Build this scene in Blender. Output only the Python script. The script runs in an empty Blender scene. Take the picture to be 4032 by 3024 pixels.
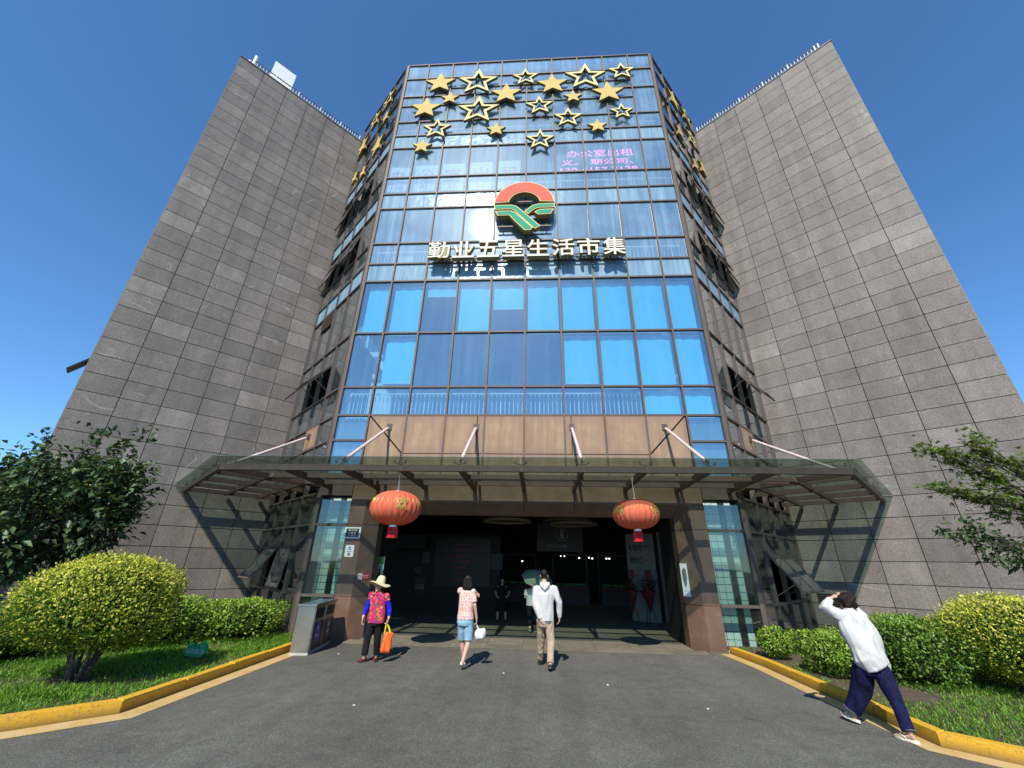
import bpy, bmesh, math, random
import numpy as np
from mathutils import Vector, Matrix
random.seed(7); rng = np.random.default_rng(11)
sc = bpy.context.scene
C = sc.collection
R = math.radians

# ------------------------------------------------------------------ camera
def make_camera():
    yaw, pit, rol = R(3.626), R(23.89), R(1.203)
    fw = Vector((-math.sin(yaw)*math.cos(pit), math.cos(yaw)*math.cos(pit), math.sin(pit)))
    r = Vector((math.cos(yaw), math.sin(yaw), 0)); u = r.cross(fw)
    r2 = r*math.cos(rol)+u*math.sin(rol); u2 = r2.cross(fw)
    cd = bpy.data.cameras.new('camera'); ob = bpy.data.objects.new('camera', cd); C.objects.link(ob)
    m = Matrix((r2, u2, -fw)).transposed().to_4x4(); m.translation = (0.352, -11.986, 1.95)
    ob.matrix_world = m
    cd.sensor_width = 36; cd.sensor_fit = 'HORIZONTAL'; cd.lens = 1581.025/4032*36
    cd.clip_start = 0.05; cd.clip_end = 2000
    sc.camera = ob
make_camera()

# ------------------------------------------------------------------ sky, sun, exposure
SUN = Vector((-0.112, -0.702, 0.703)).normalized()      # towards the sun
w = bpy.data.worlds.new('World'); sc.world = w; w.use_nodes = True
nt = w.node_tree; nt.nodes.clear()
sky = nt.nodes.new('ShaderNodeTexSky'); sky.sky_type = 'NISHITA'; sky.sun_disc = False
sky.sun_elevation = math.asin(SUN.z); sky.sun_rotation = math.atan2(SUN.x, SUN.y)
sky.altitude = 0; sky.air_density = 1.0; sky.dust_density = 0.15; sky.ozone_density = 5.0
bg = nt.nodes.new('ShaderNodeBackground'); bg.inputs[1].default_value = 0.124
wo = nt.nodes.new('ShaderNodeOutputWorld')
tintn = nt.nodes.new('ShaderNodeMix'); tintn.data_type = 'RGBA'; tintn.blend_type = 'MULTIPLY'; tintn.inputs[0].default_value = 1.0; tintn.inputs[7].default_value = (0.77, 1.13, 1.33, 1)
nt.links.new(sky.outputs[0], tintn.inputs[6]); nt.links.new(tintn.outputs[2], bg.inputs[0]); nt.links.new(bg.outputs[0], wo.inputs[0])
sd = bpy.data.lights.new('sun', 'SUN'); sd.energy = 5.0; sd.angle = R(0.53); sd.color = (1.0, 0.93, 0.80)
so = bpy.data.objects.new('sun', sd); C.objects.link(so)
so.rotation_euler = SUN.to_track_quat('Z', 'Y').to_euler(); so.location = SUN*60
sc.view_settings.view_transform = 'Standard'; sc.view_settings.look = 'None'
sc.view_settings.exposure = 0.27; sc.view_settings.gamma = 1.0; sc.view_settings.use_curve_mapping = False
sc.cycles.max_bounces = 10; sc.cycles.transparent_max_bounces = 24; sc.cycles.diffuse_bounces = 3
sc.cycles.glossy_bounces = 4; sc.cycles.sample_clamp_indirect = 4.0
sc.cycles.caustics_reflective = False; sc.cycles.caustics_refractive = False
try: sc.cycles.use_denoising = True
except Exception: pass

# ------------------------------------------------------------------ materials
MATS = {}
class NT:
    def __init__(s, name):
        s.m = bpy.data.materials.new(name); s.m.use_nodes = True; s.t = s.m.node_tree; s.t.nodes.clear()
        s.out = s.t.nodes.new('ShaderNodeOutputMaterial'); MATS[name] = s.m
    def n(s, typ, **kw):
        nd = s.t.nodes.new('ShaderNode'+typ)
        for k, v in kw.items(): setattr(nd, k, v)
        return nd
    def l(s, a, b): s.t.links.new(a, b)
    def set(s, nd, i, v):
        if hasattr(v, 'links') or isinstance(v, bpy.types.NodeSocket): s.l(v, nd.inputs[i])
        else: nd.inputs[i].default_value = v
    def pos(s, obj=False):
        if obj: return s.n('TexCoord').outputs['Object']
        return s.n('NewGeometry').outputs['Position']
    def mapping(s, vec, scale=(1,1,1), rot=(0,0,0), loc=(0,0,0)):
        mp = s.n('Mapping'); s.l(vec, mp.inputs[0]); mp.inputs['Scale'].default_value = scale
        mp.inputs['Rotation'].default_value = rot; mp.inputs['Location'].default_value = loc
        return mp.outputs[0]
    def noise(s, vec, scale, detail=4, rough=0.55, dist=0.0):
        nd = s.n('TexNoise'); s.l(vec, nd.inputs['Vector']); nd.inputs['Scale'].default_value = scale
        nd.inputs['Detail'].default_value = detail; nd.inputs['Roughness'].default_value = rough
        nd.inputs['Distortion'].default_value = dist
        return nd.outputs['Fac']
    def vor(s, vec, scale, feature='F1', out='Distance', rnd=1.0):
        nd = s.n('TexVoronoi', feature=feature); s.l(vec, nd.inputs['Vector']); nd.inputs['Scale'].default_value = scale
        nd.inputs['Randomness'].default_value = rnd
        return nd.outputs[out]
    def ramp(s, fac, stops, interp='LINEAR'):
        nd = s.n('ValToRGB'); cr = nd.color_ramp; cr.interpolation = interp
        while len(cr.elements) < len(stops): cr.elements.new(0.5)
        for e, (p, c) in zip(cr.elements, stops):
            e.position = p; e.color = (c, c, c, 1) if isinstance(c, (int, float)) else (*c, 1)
        s.l(fac, nd.inputs[0]); return nd.outputs[0]
    def mix(s, a, b, fac, mode='MIX'):
        nd = s.n('Mix', data_type='RGBA', blend_type=mode)
        s.set(nd, 0, fac)
        for i, v in ((6, a), (7, b)):
            if isinstance(v, tuple): v = (*v, 1) if len(v) == 3 else v
            s.set(nd, i, v)
        return nd.outputs[2]
    def math(s, op, a, b=0.0, c=None):
        nd = s.n('Math', operation=op); s.set(nd, 0, a); s.set(nd, 1, b)
        if c is not None: s.set(nd, 2, c)
        return nd.outputs[0]
    def bump(s, h, strength=0.3, dist=0.01, nrm=None):
        nd = s.n('Bump'); s.l(h, nd.inputs['Height']); nd.inputs['Strength'].default_value = strength
        nd.inputs['Distance'].default_value = dist
        if nrm is not None: s.l(nrm, nd.inputs['Normal'])
        return nd.outputs[0]
    def bsdf(s, col, rough=0.6, metal=0.0, nrm=None, spec=0.5, **kw):
        b = s.n('BsdfPrincipled')
        if isinstance(col, tuple): col = (*col, 1)
        s.set(b, 'Base Color', col); s.set(b, 'Roughness', rough); s.set(b, 'Metallic', metal)
        s.set(b, 'Specular IOR Level', spec)
        if nrm is not None: s.l(nrm, b.inputs['Normal'])
        for k, v in kw.items(): s.set(b, k.replace('_', ' '), v)
        return b.outputs[0]
    def done(s, sh): s.l(sh, s.out.inputs[0]); return s.m
    def mixsh(s, a, b, fac):
        nd = s.n('MixShader'); s.set(nd, 0, fac); s.l(a, nd.inputs[1]); s.l(b, nd.inputs[2]); return nd.outputs[0]

def M(name): return MATS[name]
def sc3(c, k): return tuple(min(1, x*k) for x in c)
def plain(name, col, rough=0.6, metal=0.0, var=0.15, scale=6.0, spec=0.5, bump=0.0, bscale=60):
    """one colour with soft uneven wear and grain"""
    t = NT(name); p = t.pos()
    n1 = t.noise(p, scale, 5, 0.6); n2 = t.noise(p, scale*9, 3, 0.6)
    f = t.math('ADD', t.math('MULTIPLY', n1, 0.65), t.math('MULTIPLY', n2, 0.35))
    c = t.ramp(f, [(0.3, sc3(col, 1-var)), (0.7, sc3(col, 1+var))])
    nr = t.bump(t.noise(p, bscale, 3, 0.6), bump, 0.01) if bump else None
    return t.done(t.bsdf(c, rough, metal, nr, spec))

# stone wall panels: grey granite, each slab its own tone, a few pale veins
def stone():
    t = NT('stone'); p = t.pos()
    oi = t.n('ObjectInfo').outputs['Random']; isl = t.n('NewGeometry').outputs['Random Per Island']
    rnd = t.math('FRACT', t.math('ADD', oi, isl))
    off = t.n('CombineXYZ'); t.l(t.math('MULTIPLY', rnd, 37.0), off.inputs[0]); t.l(t.math('MULTIPLY', rnd, 91.0), off.inputs[1])
    va = t.n('VectorMath', operation='ADD'); t.l(p, va.inputs[0]); t.l(off.outputs[0], va.inputs[1]); q = va.outputs[0]
    fine = t.math('ADD', t.math('MULTIPLY', t.noise(p, 24, 5, 0.8), 0.6), t.math('MULTIPLY', t.noise(p, 80, 3, 0.8), 0.4)); mid = t.noise(q, 2.2, 5, 0.62); 
    grain = t.ramp(fine, [(0.36, (0.105, 0.094, 0.084)), (0.47, (0.183, 0.161, 0.144)), (0.54, (0.228, 0.203, 0.182)), (0.66, (0.34, 0.308, 0.28))])
    tone = t.ramp(rnd, [(0.0, (0.84, 0.82, 0.81)), (0.35, (0.96, 0.95, 0.94)), (0.7, (1.04, 1.01, 0.98)), (0.93, (1.10, 1.07, 1.05)), (1.0, (1.36, 1.35, 1.34))])
    cloud = t.ramp(mid, [(0.3, 0.86), (0.7, 1.13)])
    c = t.mix(t.mix(grain, tone, 1.0, 'MULTIPLY'), cloud, 1.0, 'MULTIPLY')
    vein_n = t.noise(t.mapping(q, (0.55, 0.55, 1.3), (0.3, 0.6, 0.9)), 0.8, 1, 0.4, 0.15)
    vein = t.ramp(t.math('ABSOLUTE', t.math('SUBTRACT', vein_n, 0.5)), [(0.0, 1.0), (0.003, 0.5), (0.007, 0.0)])
    gate = t.ramp(t.noise(q, 0.9, 2), [(0.55, 0.0), (0.64, 0.42)])
    c = t.mix(c, (0.55, 0.53, 0.51), t.math('MULTIPLY', vein, gate))
    streak = t.ramp(t.noise(t.mapping(p, (2.2, 2.2, 0.16)), 1.0, 5, 0.6), [(0.32, 0.80), (0.6, 1.04)])
    c = t.mix(c, streak, 1.0, 'MULTIPLY')
    nr = t.bump(fine, 0.35, 0.004)
    t.done(t.bsdf(c, t.ramp(fine, [(0.3, 0.62), (0.7, 0.45)]), 0, nr, 0.4))
stone()
plain('joint', (0.045, 0.04, 0.037), 0.9, var=0.3)
plain('mullion', (0.105, 0.080, 0.070), 0.55, 0.1, var=0.2, scale=3, spec=0.35)
plain('canopy_steel', (0.100, 0.063, 0.048), 0.6, 0.05, var=0.25, scale=4, bump=0.15)
plain('slab', (0.16, 0.165, 0.17), 0.8, var=0.2)
plain('interior', (0.17, 0.175, 0.18), 0.85, var=0.2, scale=2)
plain('white_wall', (0.75, 0.76, 0.76), 0.7, var=0.06, scale=2)
plain('white_paint', (0.80, 0.80, 0.79), 0.5, var=0.06)
plain('white_metal', (0.80, 0.80, 0.80), 0.5, 0.0, var=0.05, spec=0.3)
plain('hall_dark', (0.010, 0.009, 0.0085), 0.8, var=0.3, scale=2)  # wall tone darkened so the hall's dimness sits in the colour
plain('hall_paper_dimmed', (0.06, 0.06, 0.058), 0.7)  # darkened copy of the grey print, hall shade included
plain('hall_grey_dimmed', (0.015, 0.0145, 0.0135), 0.75, var=0.15, scale=2)  # grey wall with the hall's shade mixed into its colour
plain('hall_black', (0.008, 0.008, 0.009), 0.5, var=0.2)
plain('ring_light', (0.30, 0.26, 0.17), 0.6, var=0.06)
plain('rod', (0.60, 0.47, 0.44), 0.55, 0.1, var=0.22, scale=9, bump=0.1)
plain('rod_joint', (0.09, 0.07, 0.06), 0.6, 0.3)
plain('steel', (0.42, 0.42, 0.40), 0.30, 0.95, var=0.12, scale=3)
plain('dark_plastic', (0.018, 0.018, 0.02), 0.4)
plain('blue_label', (0.015, 0.085, 0.36), 0.4, var=0.12)
plain('red_label', (0.42, 0.012, 0.02), 0.4)
plain('print_white', (0.75, 0.76, 0.75), 0.5, var=0.03)
plain('print_black', (0.015, 0.015, 0.016), 0.5)
plain('print_red', (0.42, 0.02, 0.03), 0.5)
plain('print_gold', (0.55, 0.36, 0.09), 0.35, 0.5)
plain('poster_red', (0.55, 0.015, 0.06), 0.6)
plain('paper', (0.80, 0.82, 0.82), 0.7, var=0.05)
plain('print_grey', (0.15, 0.15, 0.15), 0.6)
plain('green_board', (0.012, 0.21, 0.09), 0.5, var=0.12, spec=0.2)
plain('banner_green', (0.10, 0.28, 0.09), 0.6, var=0.3, scale=20)
plain('banner_pale', (0.42, 0.50, 0.45), 0.6)
plain('flower_red', (0.30, 0.008, 0.015), 0.6, var=0.5, scale=30)
plain('flower_pink', (0.45, 0.16, 0.17), 0.6, var=0.5, scale=60)
plain('soil', (0.085, 0.062, 0.04), 0.95, var=0.4, scale=8, bump=0.5)
plain('bark', (0.075, 0.058, 0.045), 0.9, var=0.35, scale=14, bump=0.5)
plain('concrete', (0.42, 0.40, 0.36), 0.85, var=0.2, scale=8, bump=0.3)
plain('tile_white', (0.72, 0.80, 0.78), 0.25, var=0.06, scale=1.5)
plain('tile_grout', (0.06, 0.08, 0.08), 0.8)
def blind():
    t = NT('blind_blue'); p = t.pos()
    f = t.noise(t.mapping(p, (3, 3, 0.6)), 1.0, 3)
    c = t.ramp(f, [(0.3, (0.16, 0.76, 0.98)), (0.7, (0.21, 0.81, 0.99))])
    t.done(t.bsdf(c, 0.85, 0, t.bump(t.noise(t.mapping(p, (6, 6, 0.8)), 1.0, 2), 0.08, 0.02), 0.1))
blind()

# brown cladding panels darker towards their edges (kept in object space, each panel its own)
def cladding():
    t = NT('cladding'); p = t.pos(); tc = t.n('TexCoord').outputs['Generated']
    n1 = t.noise(p, 3.0, 6, 0.65); n2 = t.noise(p, 60, 3, 0.7)
    c = t.ramp(n1, [(0.3, (0.30, 0.195, 0.122)), (0.7, (0.40, 0.27, 0.175))])
    st = t.ramp(t.noise(t.mapping(p, (5, 5, 0.5)), 1.0, 4), [(0.42, 0.0), (0.62, 0.45)])
    c = t.mix(c, (0.20, 0.13, 0.095), st)
    sx = t.n('SeparateXYZ'); t.l(tc, sx.inputs[0])
    ex = t.math('ABSOLUTE', t.math('SUBTRACT', sx.outputs[0], 0.5)); ez = t.math('ABSOLUTE', t.math('SUBTRACT', sx.outputs[2], 0.5))
    ed = t.ramp(t.math('ADD', t.math('MAXIMUM', ex, ez), t.math('MULTIPLY', t.math('SUBTRACT', n1, 0.5), 0.25)), [(0.26, 0.0), (0.52, 0.6)])
    c = t.mix(c, (0.20, 0.13, 0.105), ed)
    t.done(t.bsdf(c, 0.65, 0, t.bump(n2, 0.12, 0.004), 0.2))
cladding()
def column_mat():
    t = NT('column_stone'); p = t.pos()
    n1 = t.noise(p, 2.2, 6, 0.65); n2 = t.noise(p, 90, 4, 0.75)
    c = t.ramp(n1, [(0.28, (0.105, 0.060, 0.040)), (0.55, (0.155, 0.092, 0.063)), (0.75, (0.20, 0.125, 0.088))])
    c = t.mix(c, t.ramp(n2, [(0.3, 0.8), (0.7, 1.2)]), 1.0, 'MULTIPLY')
    t.done(t.bsdf(c, 0.5, 0, t.bump(n2, 0.15, 0.003), 0.45))
column_mat()

# glass: thin coated pane, tinted, with rain streaks and dust; blue film colours add sky sheen
def glass(name, tint, r0, r1, dust_sky, dust_sky_col, wave=0.02, rough=0.012, hazew=0.16, haze=0.11, veil=0.0):
    t = NT(name); p = t.pos()
    oi = t.n('ObjectInfo').outputs['Random']
    off = t.n('CombineXYZ'); t.l(t.math('MULTIPLY', oi, 53.0), off.inputs[0]); t.l(t.math('MULTIPLY', oi, 17.0), off.inputs[2])
    va = t.n('VectorMath', operation='ADD'); t.l(p, va.inputs[0]); t.l(off.outputs[0], va.inputs[1]); q = va.outputs[0]
    wv = t.noise(q, 0.9, 2, 0.4, 0.4)
    nr = t.bump(wv, wave, 1.0)
    fac = t.math('MULTIPLY_ADD', t.math('POWER', t.n('LayerWeight').outputs['Facing'], 3.2), r1, r0)
    tr = t.n('BsdfTransparent'); tr.inputs[0].default_value = (*tint, 1)
    g1 = t.n('BsdfGlossy'); g1.inputs[0].default_value = (0.95, 0.98, 1, 1); g1.inputs['Roughness'].default_value = rough; t.l(nr, g1.inputs['Normal'])
    g2 = t.n('BsdfGlossy'); g2.inputs[0].default_value = (0.95, 0.98, 1, 1); g2.inputs['Roughness'].default_value = haze; t.l(nr, g2.inputs['Normal'])
    gg = t.mixsh(g1.outputs[0], g2.outputs[0], hazew)
    if veil:
        g3 = t.n('BsdfGlossy'); g3.inputs[0].default_value = (0.95, 0.98, 1, 1); g3.inputs['Roughness'].default_value = 0.34
        gg = t.mixsh(gg, g3.outputs[0], veil)
    base = t.mixsh(tr.outputs[0], gg, fac)
    streak = t.noise(t.mapping(p, (4.5, 4.5, 0.22)), 1.0, 5, 0.7, 0.3)
    cl = t.noise(p, 0.55, 4, 0.6)
    d = t.math('MULTIPLY', t.ramp(streak, [(0.42, 0.26), (0.60, 0.46), (0.78, 1.0)]), t.ramp(cl, [(0.3, 0.35), (0.65, 1.0)]))
    d = t.math('MULTIPLY', d, dust_sky)
    df = t.n('BsdfDiffuse'); df.inputs[0].default_value = (*dust_sky_col, 1)
    t.done(t.mixsh(base, df.outputs[0], d))
glass('glass', (0.76, 0.91, 0.97), 0.215, 0.60, 0.13, (0.50, 0.74, 0.92), wave=0.010, hazew=0.003, haze=0.07, veil=0.014)  # blue film colour doubles as sky sheen on the panes
glass('glass_upper', (0.82, 0.92, 0.97), 0.23, 0.60, 0.56, (0.54, 0.79, 0.94), wave=0.008, hazew=0.008, haze=0.085, veil=0.028)  # blue film brightens the panes like reflected sky, over real dust
glass('glass_side', (0.64, 0.74, 0.75), 0.34, 0.55, 0.14, (0.5, 0.56, 0.58), wave=0.010, hazew=0.04, haze=0.08)
glass('glass_low', (0.82, 0.89, 0.87), 0.07, 0.50, 0.03, (0.5, 0.55, 0.52), wave=0.008, hazew=0.04, haze=0.08)
glass('glass_canopy', (0.70, 0.78, 0.72), 0.06, 0.35, 0.34, (0.40, 0.47, 0.42), wave=0.006, hazew=0.05)
# spandrel glass: foil-backed, slightly crumpled
def spandrel_glass():
    t = NT('glass_spandrel'); p = t.pos()
    oi = t.n('ObjectInfo').outputs['Random']
    off = t.n('CombineXYZ'); t.l(t.math('MULTIPLY', oi, 53.0), off.inputs[0])
    va = t.n('VectorMath', operation='ADD'); t.l(p, va.inputs[0]); t.l(off.outputs[0], va.inputs[1]); q = va.outputs[0]
    nr = t.bump(t.noise(q, 2.0, 3, 0.5, 0.8), 0.03, 1.0)
    g = t.n('BsdfGlossy'); g.inputs[0].default_value = (0.62, 0.76, 0.86, 1); g.inputs['Roughness'].default_value = 0.17; t.l(nr, g.inputs['Normal'])
    streak = t.noise(t.mapping(p, (4.5, 4.5, 0.22)), 1.0, 5, 0.7, 0.3)
    df = t.bsdf(t.ramp(streak, [(0.35, (0.13, 0.24, 0.35)), (0.7, (0.30, 0.42, 0.50))]), 0.8, spec=0.1)
    t.done(t.mixsh(df, g.outputs[0], 0.055))
spandrel_glass()

def asphalt():
    t = NT('asphalt'); p = t.pos()
    ag = t.vor(p, 95, 'F1', 'Color'); s = t.n('SeparateColor'); t.l(ag, s.inputs[0])
    n1 = t.noise(p, 0.35, 5, 0.6); n2 = t.noise(p, 4.0, 5, 0.65); n3 = t.noise(p, 220, 3, 0.7)
    c = t.ramp(s.outputs[0], [(0.0, (0.074, 0.073, 0.062)), (0.6, (0.118, 0.117, 0.101)), (0.92, (0.148, 0.147, 0.128)), (1.0, (0.21, 0.207, 0.19))])
    c = t.mix(c, t.ramp(n1, [(0.32, 0.78), (0.68, 1.2)]), 1.0, 'MULTIPLY')
    c = t.mix(c, t.ramp(n2, [(0.3, 0.84), (0.7, 1.12)]), 1.0, 'MULTIPLY')
    stain = t.ramp(t.noise(t.mapping(p, (1.0, 1.7, 1)), 1.3, 4, 0.6), [(0.64, 0.0), (0.72, 0.5)])
    c = t.mix(c, (0.045, 0.045, 0.042), stain)
    tyre = t.ramp(t.noise(t.mapping(p, (1.6, 0.10, 1), (0, 0, 0.12)), 1.0, 3, 0.5), [(0.52, 0.0), (0.66, 0.26)])
    c = t.mix(c, (0.055, 0.054, 0.050), tyre)
    wv = t.n('VectorMath', operation='ADD'); t.l(p, wv.inputs[0]); ns = t.n('TexNoise'); t.l(p, ns.inputs['Vector']); ns.inputs['Scale'].default_value = 2.2; sc_ = t.n('VectorMath', operation='SCALE'); t.l(ns.outputs['Color'], sc_.inputs[0]); sc_.inputs['Scale'].default_value = 0.5; t.l(sc_.outputs[0], wv.inputs[1])
    crack = t.ramp(t.vor(wv.outputs[0], 0.32, 'DISTANCE_TO_EDGE'), [(0.0, 0.8), (0.004, 0.4), (0.007, 0.0)])
    c = t.mix(c, (0.03, 0.03, 0.028), t.math('MULTIPLY', crack, t.ramp(n1, [(0.52, 0.0), (0.60, 0.35)])))
    h = t.math('ADD', t.vor(p, 95), t.math('MULTIPLY', n3, 0.5))
    t.done(t.bsdf(c, 0.85, 0, t.bump(h, 0.5, 0.006), 0.3))
asphalt()
def kerbmat():
    t = NT('kerb_yellow'); p = t.pos()
    n1 = t.noise(p, 5, 6, 0.7); n2 = t.noise(p, 38, 5, 0.75); low = t.n('SeparateXYZ'); t.l(p, low.inputs[0])
    c = t.ramp(n1, [(0.3, (0.58, 0.31, 0.020)), (0.65, (0.72, 0.42, 0.032))])
    wear = t.ramp(t.math('ADD', t.math('MULTIPLY', n2, 0.7), t.math('MULTIPLY', n1, 0.4)), [(0.53, 0.0), (0.68, 0.8)])
    c = t.mix(c, (0.22, 0.14, 0.055), wear)
    foot_dark = t.ramp(t.math('ADD', low.outputs[2], t.math('MULTIPLY', n2, 0.09)), [(0.05, 0.8), (0.15, 0.0)])  # darker towards the kerb foot
    c = t.mix(c, (0.11, 0.075, 0.035), foot_dark)
    t.done(t.bsdf(c, 0.75, 0, t.bump(n2, 0.5, 0.01), 0.3))
kerbmat()
def stripemat():
    t = NT('stripe_paint'); p = t.pos()
    n1 = t.noise(p, 3.5, 6, 0.7); n2 = t.noise(p, 60, 4, 0.75)
    c = t.ramp(n1, [(0.32, (0.50, 0.38, 0.22)), (0.6, (0.56, 0.36, 0.10)), (0.75, (0.60, 0.36, 0.05))])
    wear = t.ramp(t.math('ADD', t.math('MULTIPLY', n2, 0.6), t.math('MULTIPLY', n1, 0.45)), [(0.5, 0.0), (0.66, 0.7)])
    c = t.mix(c, (0.22, 0.19, 0.14), wear)
    t.done(t.bsdf(c, 0.8, 0, t.bump(n2, 0.4, 0.005), 0.3))
stripemat()
def pavingmat():
    t = NT('paving'); p = t.pos(); oi = t.n('ObjectInfo').outputs['Random']
    n1 = t.noise(p, 2.5, 6, 0.7); n2 = t.noise(p, 120, 4, 0.8)
    c = t.ramp(n1, [(0.28, (0.135, 0.120, 0.090)), (0.7, (0.225, 0.20, 0.155))])
    c = t.mix(c, t.ramp(n2, [(0.3, 0.75), (0.7, 1.2)]), 1.0, 'MULTIPLY')
    c = t.mix(c, t.ramp(oi, [(0, 0.88), (1, 1.1)]), 1.0, 'MULTIPLY')
    t.done(t.bsdf(c, 0.6, 0, t.bump(n2, 0.2, 0.003), 0.4))
pavingmat()
# foliage: colour comes from each leaf's own attribute
def leafmat(name, trans=0.35, rough=0.45, spec=0.35):
    t = NT(name); a = t.n('Attribute', attribute_name='leaf'); col = a.outputs['Color']
    b = t.bsdf(col, rough, 0, None, spec)
    tl = t.n('BsdfTranslucent'); t.l(t.mix(col, (1.15, 1.25, 0.55), 1.0, 'MULTIPLY'), tl.inputs[0])
    t.done(t.mixsh(b, tl.outputs[0], trans))
leafmat('leaf', 0.35, 0.6, 0.12); leafmat('leaf_glossy', 0.20, 0.42, 0.30); leafmat('grass', 0.35, 0.55, 0.15)
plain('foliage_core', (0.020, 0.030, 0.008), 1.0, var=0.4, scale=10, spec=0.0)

def lantern_mat():
    t = NT('lantern_red'); p = t.pos()
    n = t.noise(p, 300, 2); n1 = t.noise(p, 4, 4)
    c = t.ramp(n1, [(0.3, (0.72, 0.145, 0.075)), (0.7, (0.80, 0.19, 0.105))])
    b = t.bsdf(c, 0.7, 0, t.bump(n, 0.2, 0.002), 0.3)
    tl = t.n('BsdfTranslucent'); tl.inputs[0].default_value = (0.75, 0.09, 0.045, 1)
    t.done(t.mixsh(b, tl.outputs[0], 0.25))
lantern_mat()
plain('fringe_red', (0.55, 0.015, 0.03), 0.6, var=0.2)
plain('gold_paint', (0.60, 0.44, 0.17), 0.75, 0.0, var=0.12, scale=2.5, spec=0.12)
plain('gold_edge', (0.72, 0.60, 0.30), 0.75, 0.0, var=0.08, spec=0.12)
plain('star_side', (0.26, 0.19, 0.075), 0.7, 0.0, var=0.25, spec=0.2)
plain('sign_face', (0.74, 0.70, 0.60), 0.7, var=0.06, spec=0.12)
plain('sign_side', (0.34, 0.26, 0.11), 0.65, 0.0, var=0.2, spec=0.2)
plain('logo_red', (0.62, 0.125, 0.085), 0.65, var=0.06, spec=0.15)
plain('logo_green', (0.008, 0.27, 0.155), 0.6, var=0.06, spec=0.18)
def led():
    t = NT('led_pink'); e = t.n('Emission'); e.inputs[0].default_value = (1.0, 0.16, 0.42, 1); e.inputs[1].default_value = 3.0
    t.done(e.outputs[0])
    t = NT('lamp_white'); e = t.n('Emission'); e.inputs[0].default_value = (1.0, 0.96, 0.88, 1); e.inputs[1].default_value = 6.0
    t.done(e.outputs[0])
led()
# people
def skinmat():
    t = NT('skin'); p = t.pos()
    n = t.noise(p, 22, 4); c = t.ramp(n, [(0.3, (0.46, 0.27, 0.19)), (0.7, (0.56, 0.345, 0.25))])
    t.done(t.bsdf(c, 0.5, 0, t.bump(t.noise(p, 200, 2), 0.1, 0.002), 0.4, Subsurface_Weight=0.08, Subsurface_Radius=(0.02, 0.008, 0.004)))
skinmat()
def cloth(name, col, var=0.1, rough=0.85, fold=0.5, fs=9.0, stretch=(1, 1, 0.35), weave=500, fd=0.05, det=3):
    t = NT(name); p = t.pos(True)
    f = t.noise(t.mapping(p, stretch), fs, det, 0.5, 1.2 if det > 1 else 0.8); n = t.noise(p, 30, 3)
    c = t.ramp(n, [(0.3, sc3(col, 1-var)), (0.7, sc3(col, 1+var))])
    h = t.math('ADD', f, t.math('MULTIPLY', t.noise(p, weave, 1), 0.04))
    t.done(t.bsdf(c, rough, 0, t.bump(h, fold, fd), 0.12))
cloth('cloth_white', (0.60, 0.595, 0.575), 0.05, fold=0.9, fs=4.5, stretch=(1.0, 1.0, 0.5), fd=0.14, det=1)
cloth('cloth_hoodie', (0.55, 0.545, 0.545), 0.05, fold=0.8, fs=5, fd=0.10, det=1)
cloth('cloth_black', (0.014, 0.013, 0.014), 0.2, fold=0.5)
cloth('cloth_navy', (0.009, 0.011, 0.042), 0.4, fold=0.9, fs=8, fd=0.06, det=1)
cloth('cloth_khaki', (0.42, 0.32, 0.23), 0.1, fold=0.9, fd=0.1)
cloth('cloth_blue', (0.012, 0.018, 0.42), 0.15, fold=0.7, fs=16)
cloth('cloth_pale', (0.55, 0.60, 0.52), 0.08)
cloth('cloth_umbrella', (0.20, 0.225, 0.17), 0.08, fold=0.05)
cloth('cloth_grey', (0.10, 0.105, 0.12), 0.1)
def denim():
    t = NT('denim'); p = t.pos(True)
    n = t.noise(t.mapping(p, (1, 1, 0.5)), 14, 4, 0.6, 1.0)
    c = t.ramp(n, [(0.3, (0.15, 0.29, 0.42)), (0.55, (0.27, 0.43, 0.55)), (0.75, (0.45, 0.60, 0.68))])
    t.done(t.bsdf(c, 0.85, 0, t.bump(n, 0.6, 0.04), 0.2))
denim()
def floral():
    t = NT('floral'); p = t.pos(True)
    v = t.n('TexVoronoi'); t.l(p, v.inputs['Vector']); v.inputs['Scale'].default_value = 20; s = t.n('SeparateColor'); t.l(v.outputs['Color'], s.inputs[0])
    c = t.ramp(s.outputs[0], [(0.0, (0.50, 0.02, 0.10)), (0.35, (0.42, 0.035, 0.12)), (0.5, (0.58, 0.13, 0.06)), (0.62, (0.12, 0.045, 0.16)), (0.72, (0.16, 0.10, 0.06)), (0.82, (0.60, 0.28, 0.20)), (0.9, (0.50, 0.02, 0.11))], 'CONSTANT')
    n = t.noise(p, 40, 3); c = t.mix(c, t.ramp(n, [(0.3, 0.7), (0.7, 1.25)]), 1.0, 'MULTIPLY')
    f = t.noise(t.mapping(p, (1, 1, 0.4)), 9, 3, 0.55, 1.0)
    t.done(t.bsdf(c, 0.8, 0, t.bump(f, 0.5, 0.05), 0.2))
floral()
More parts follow.
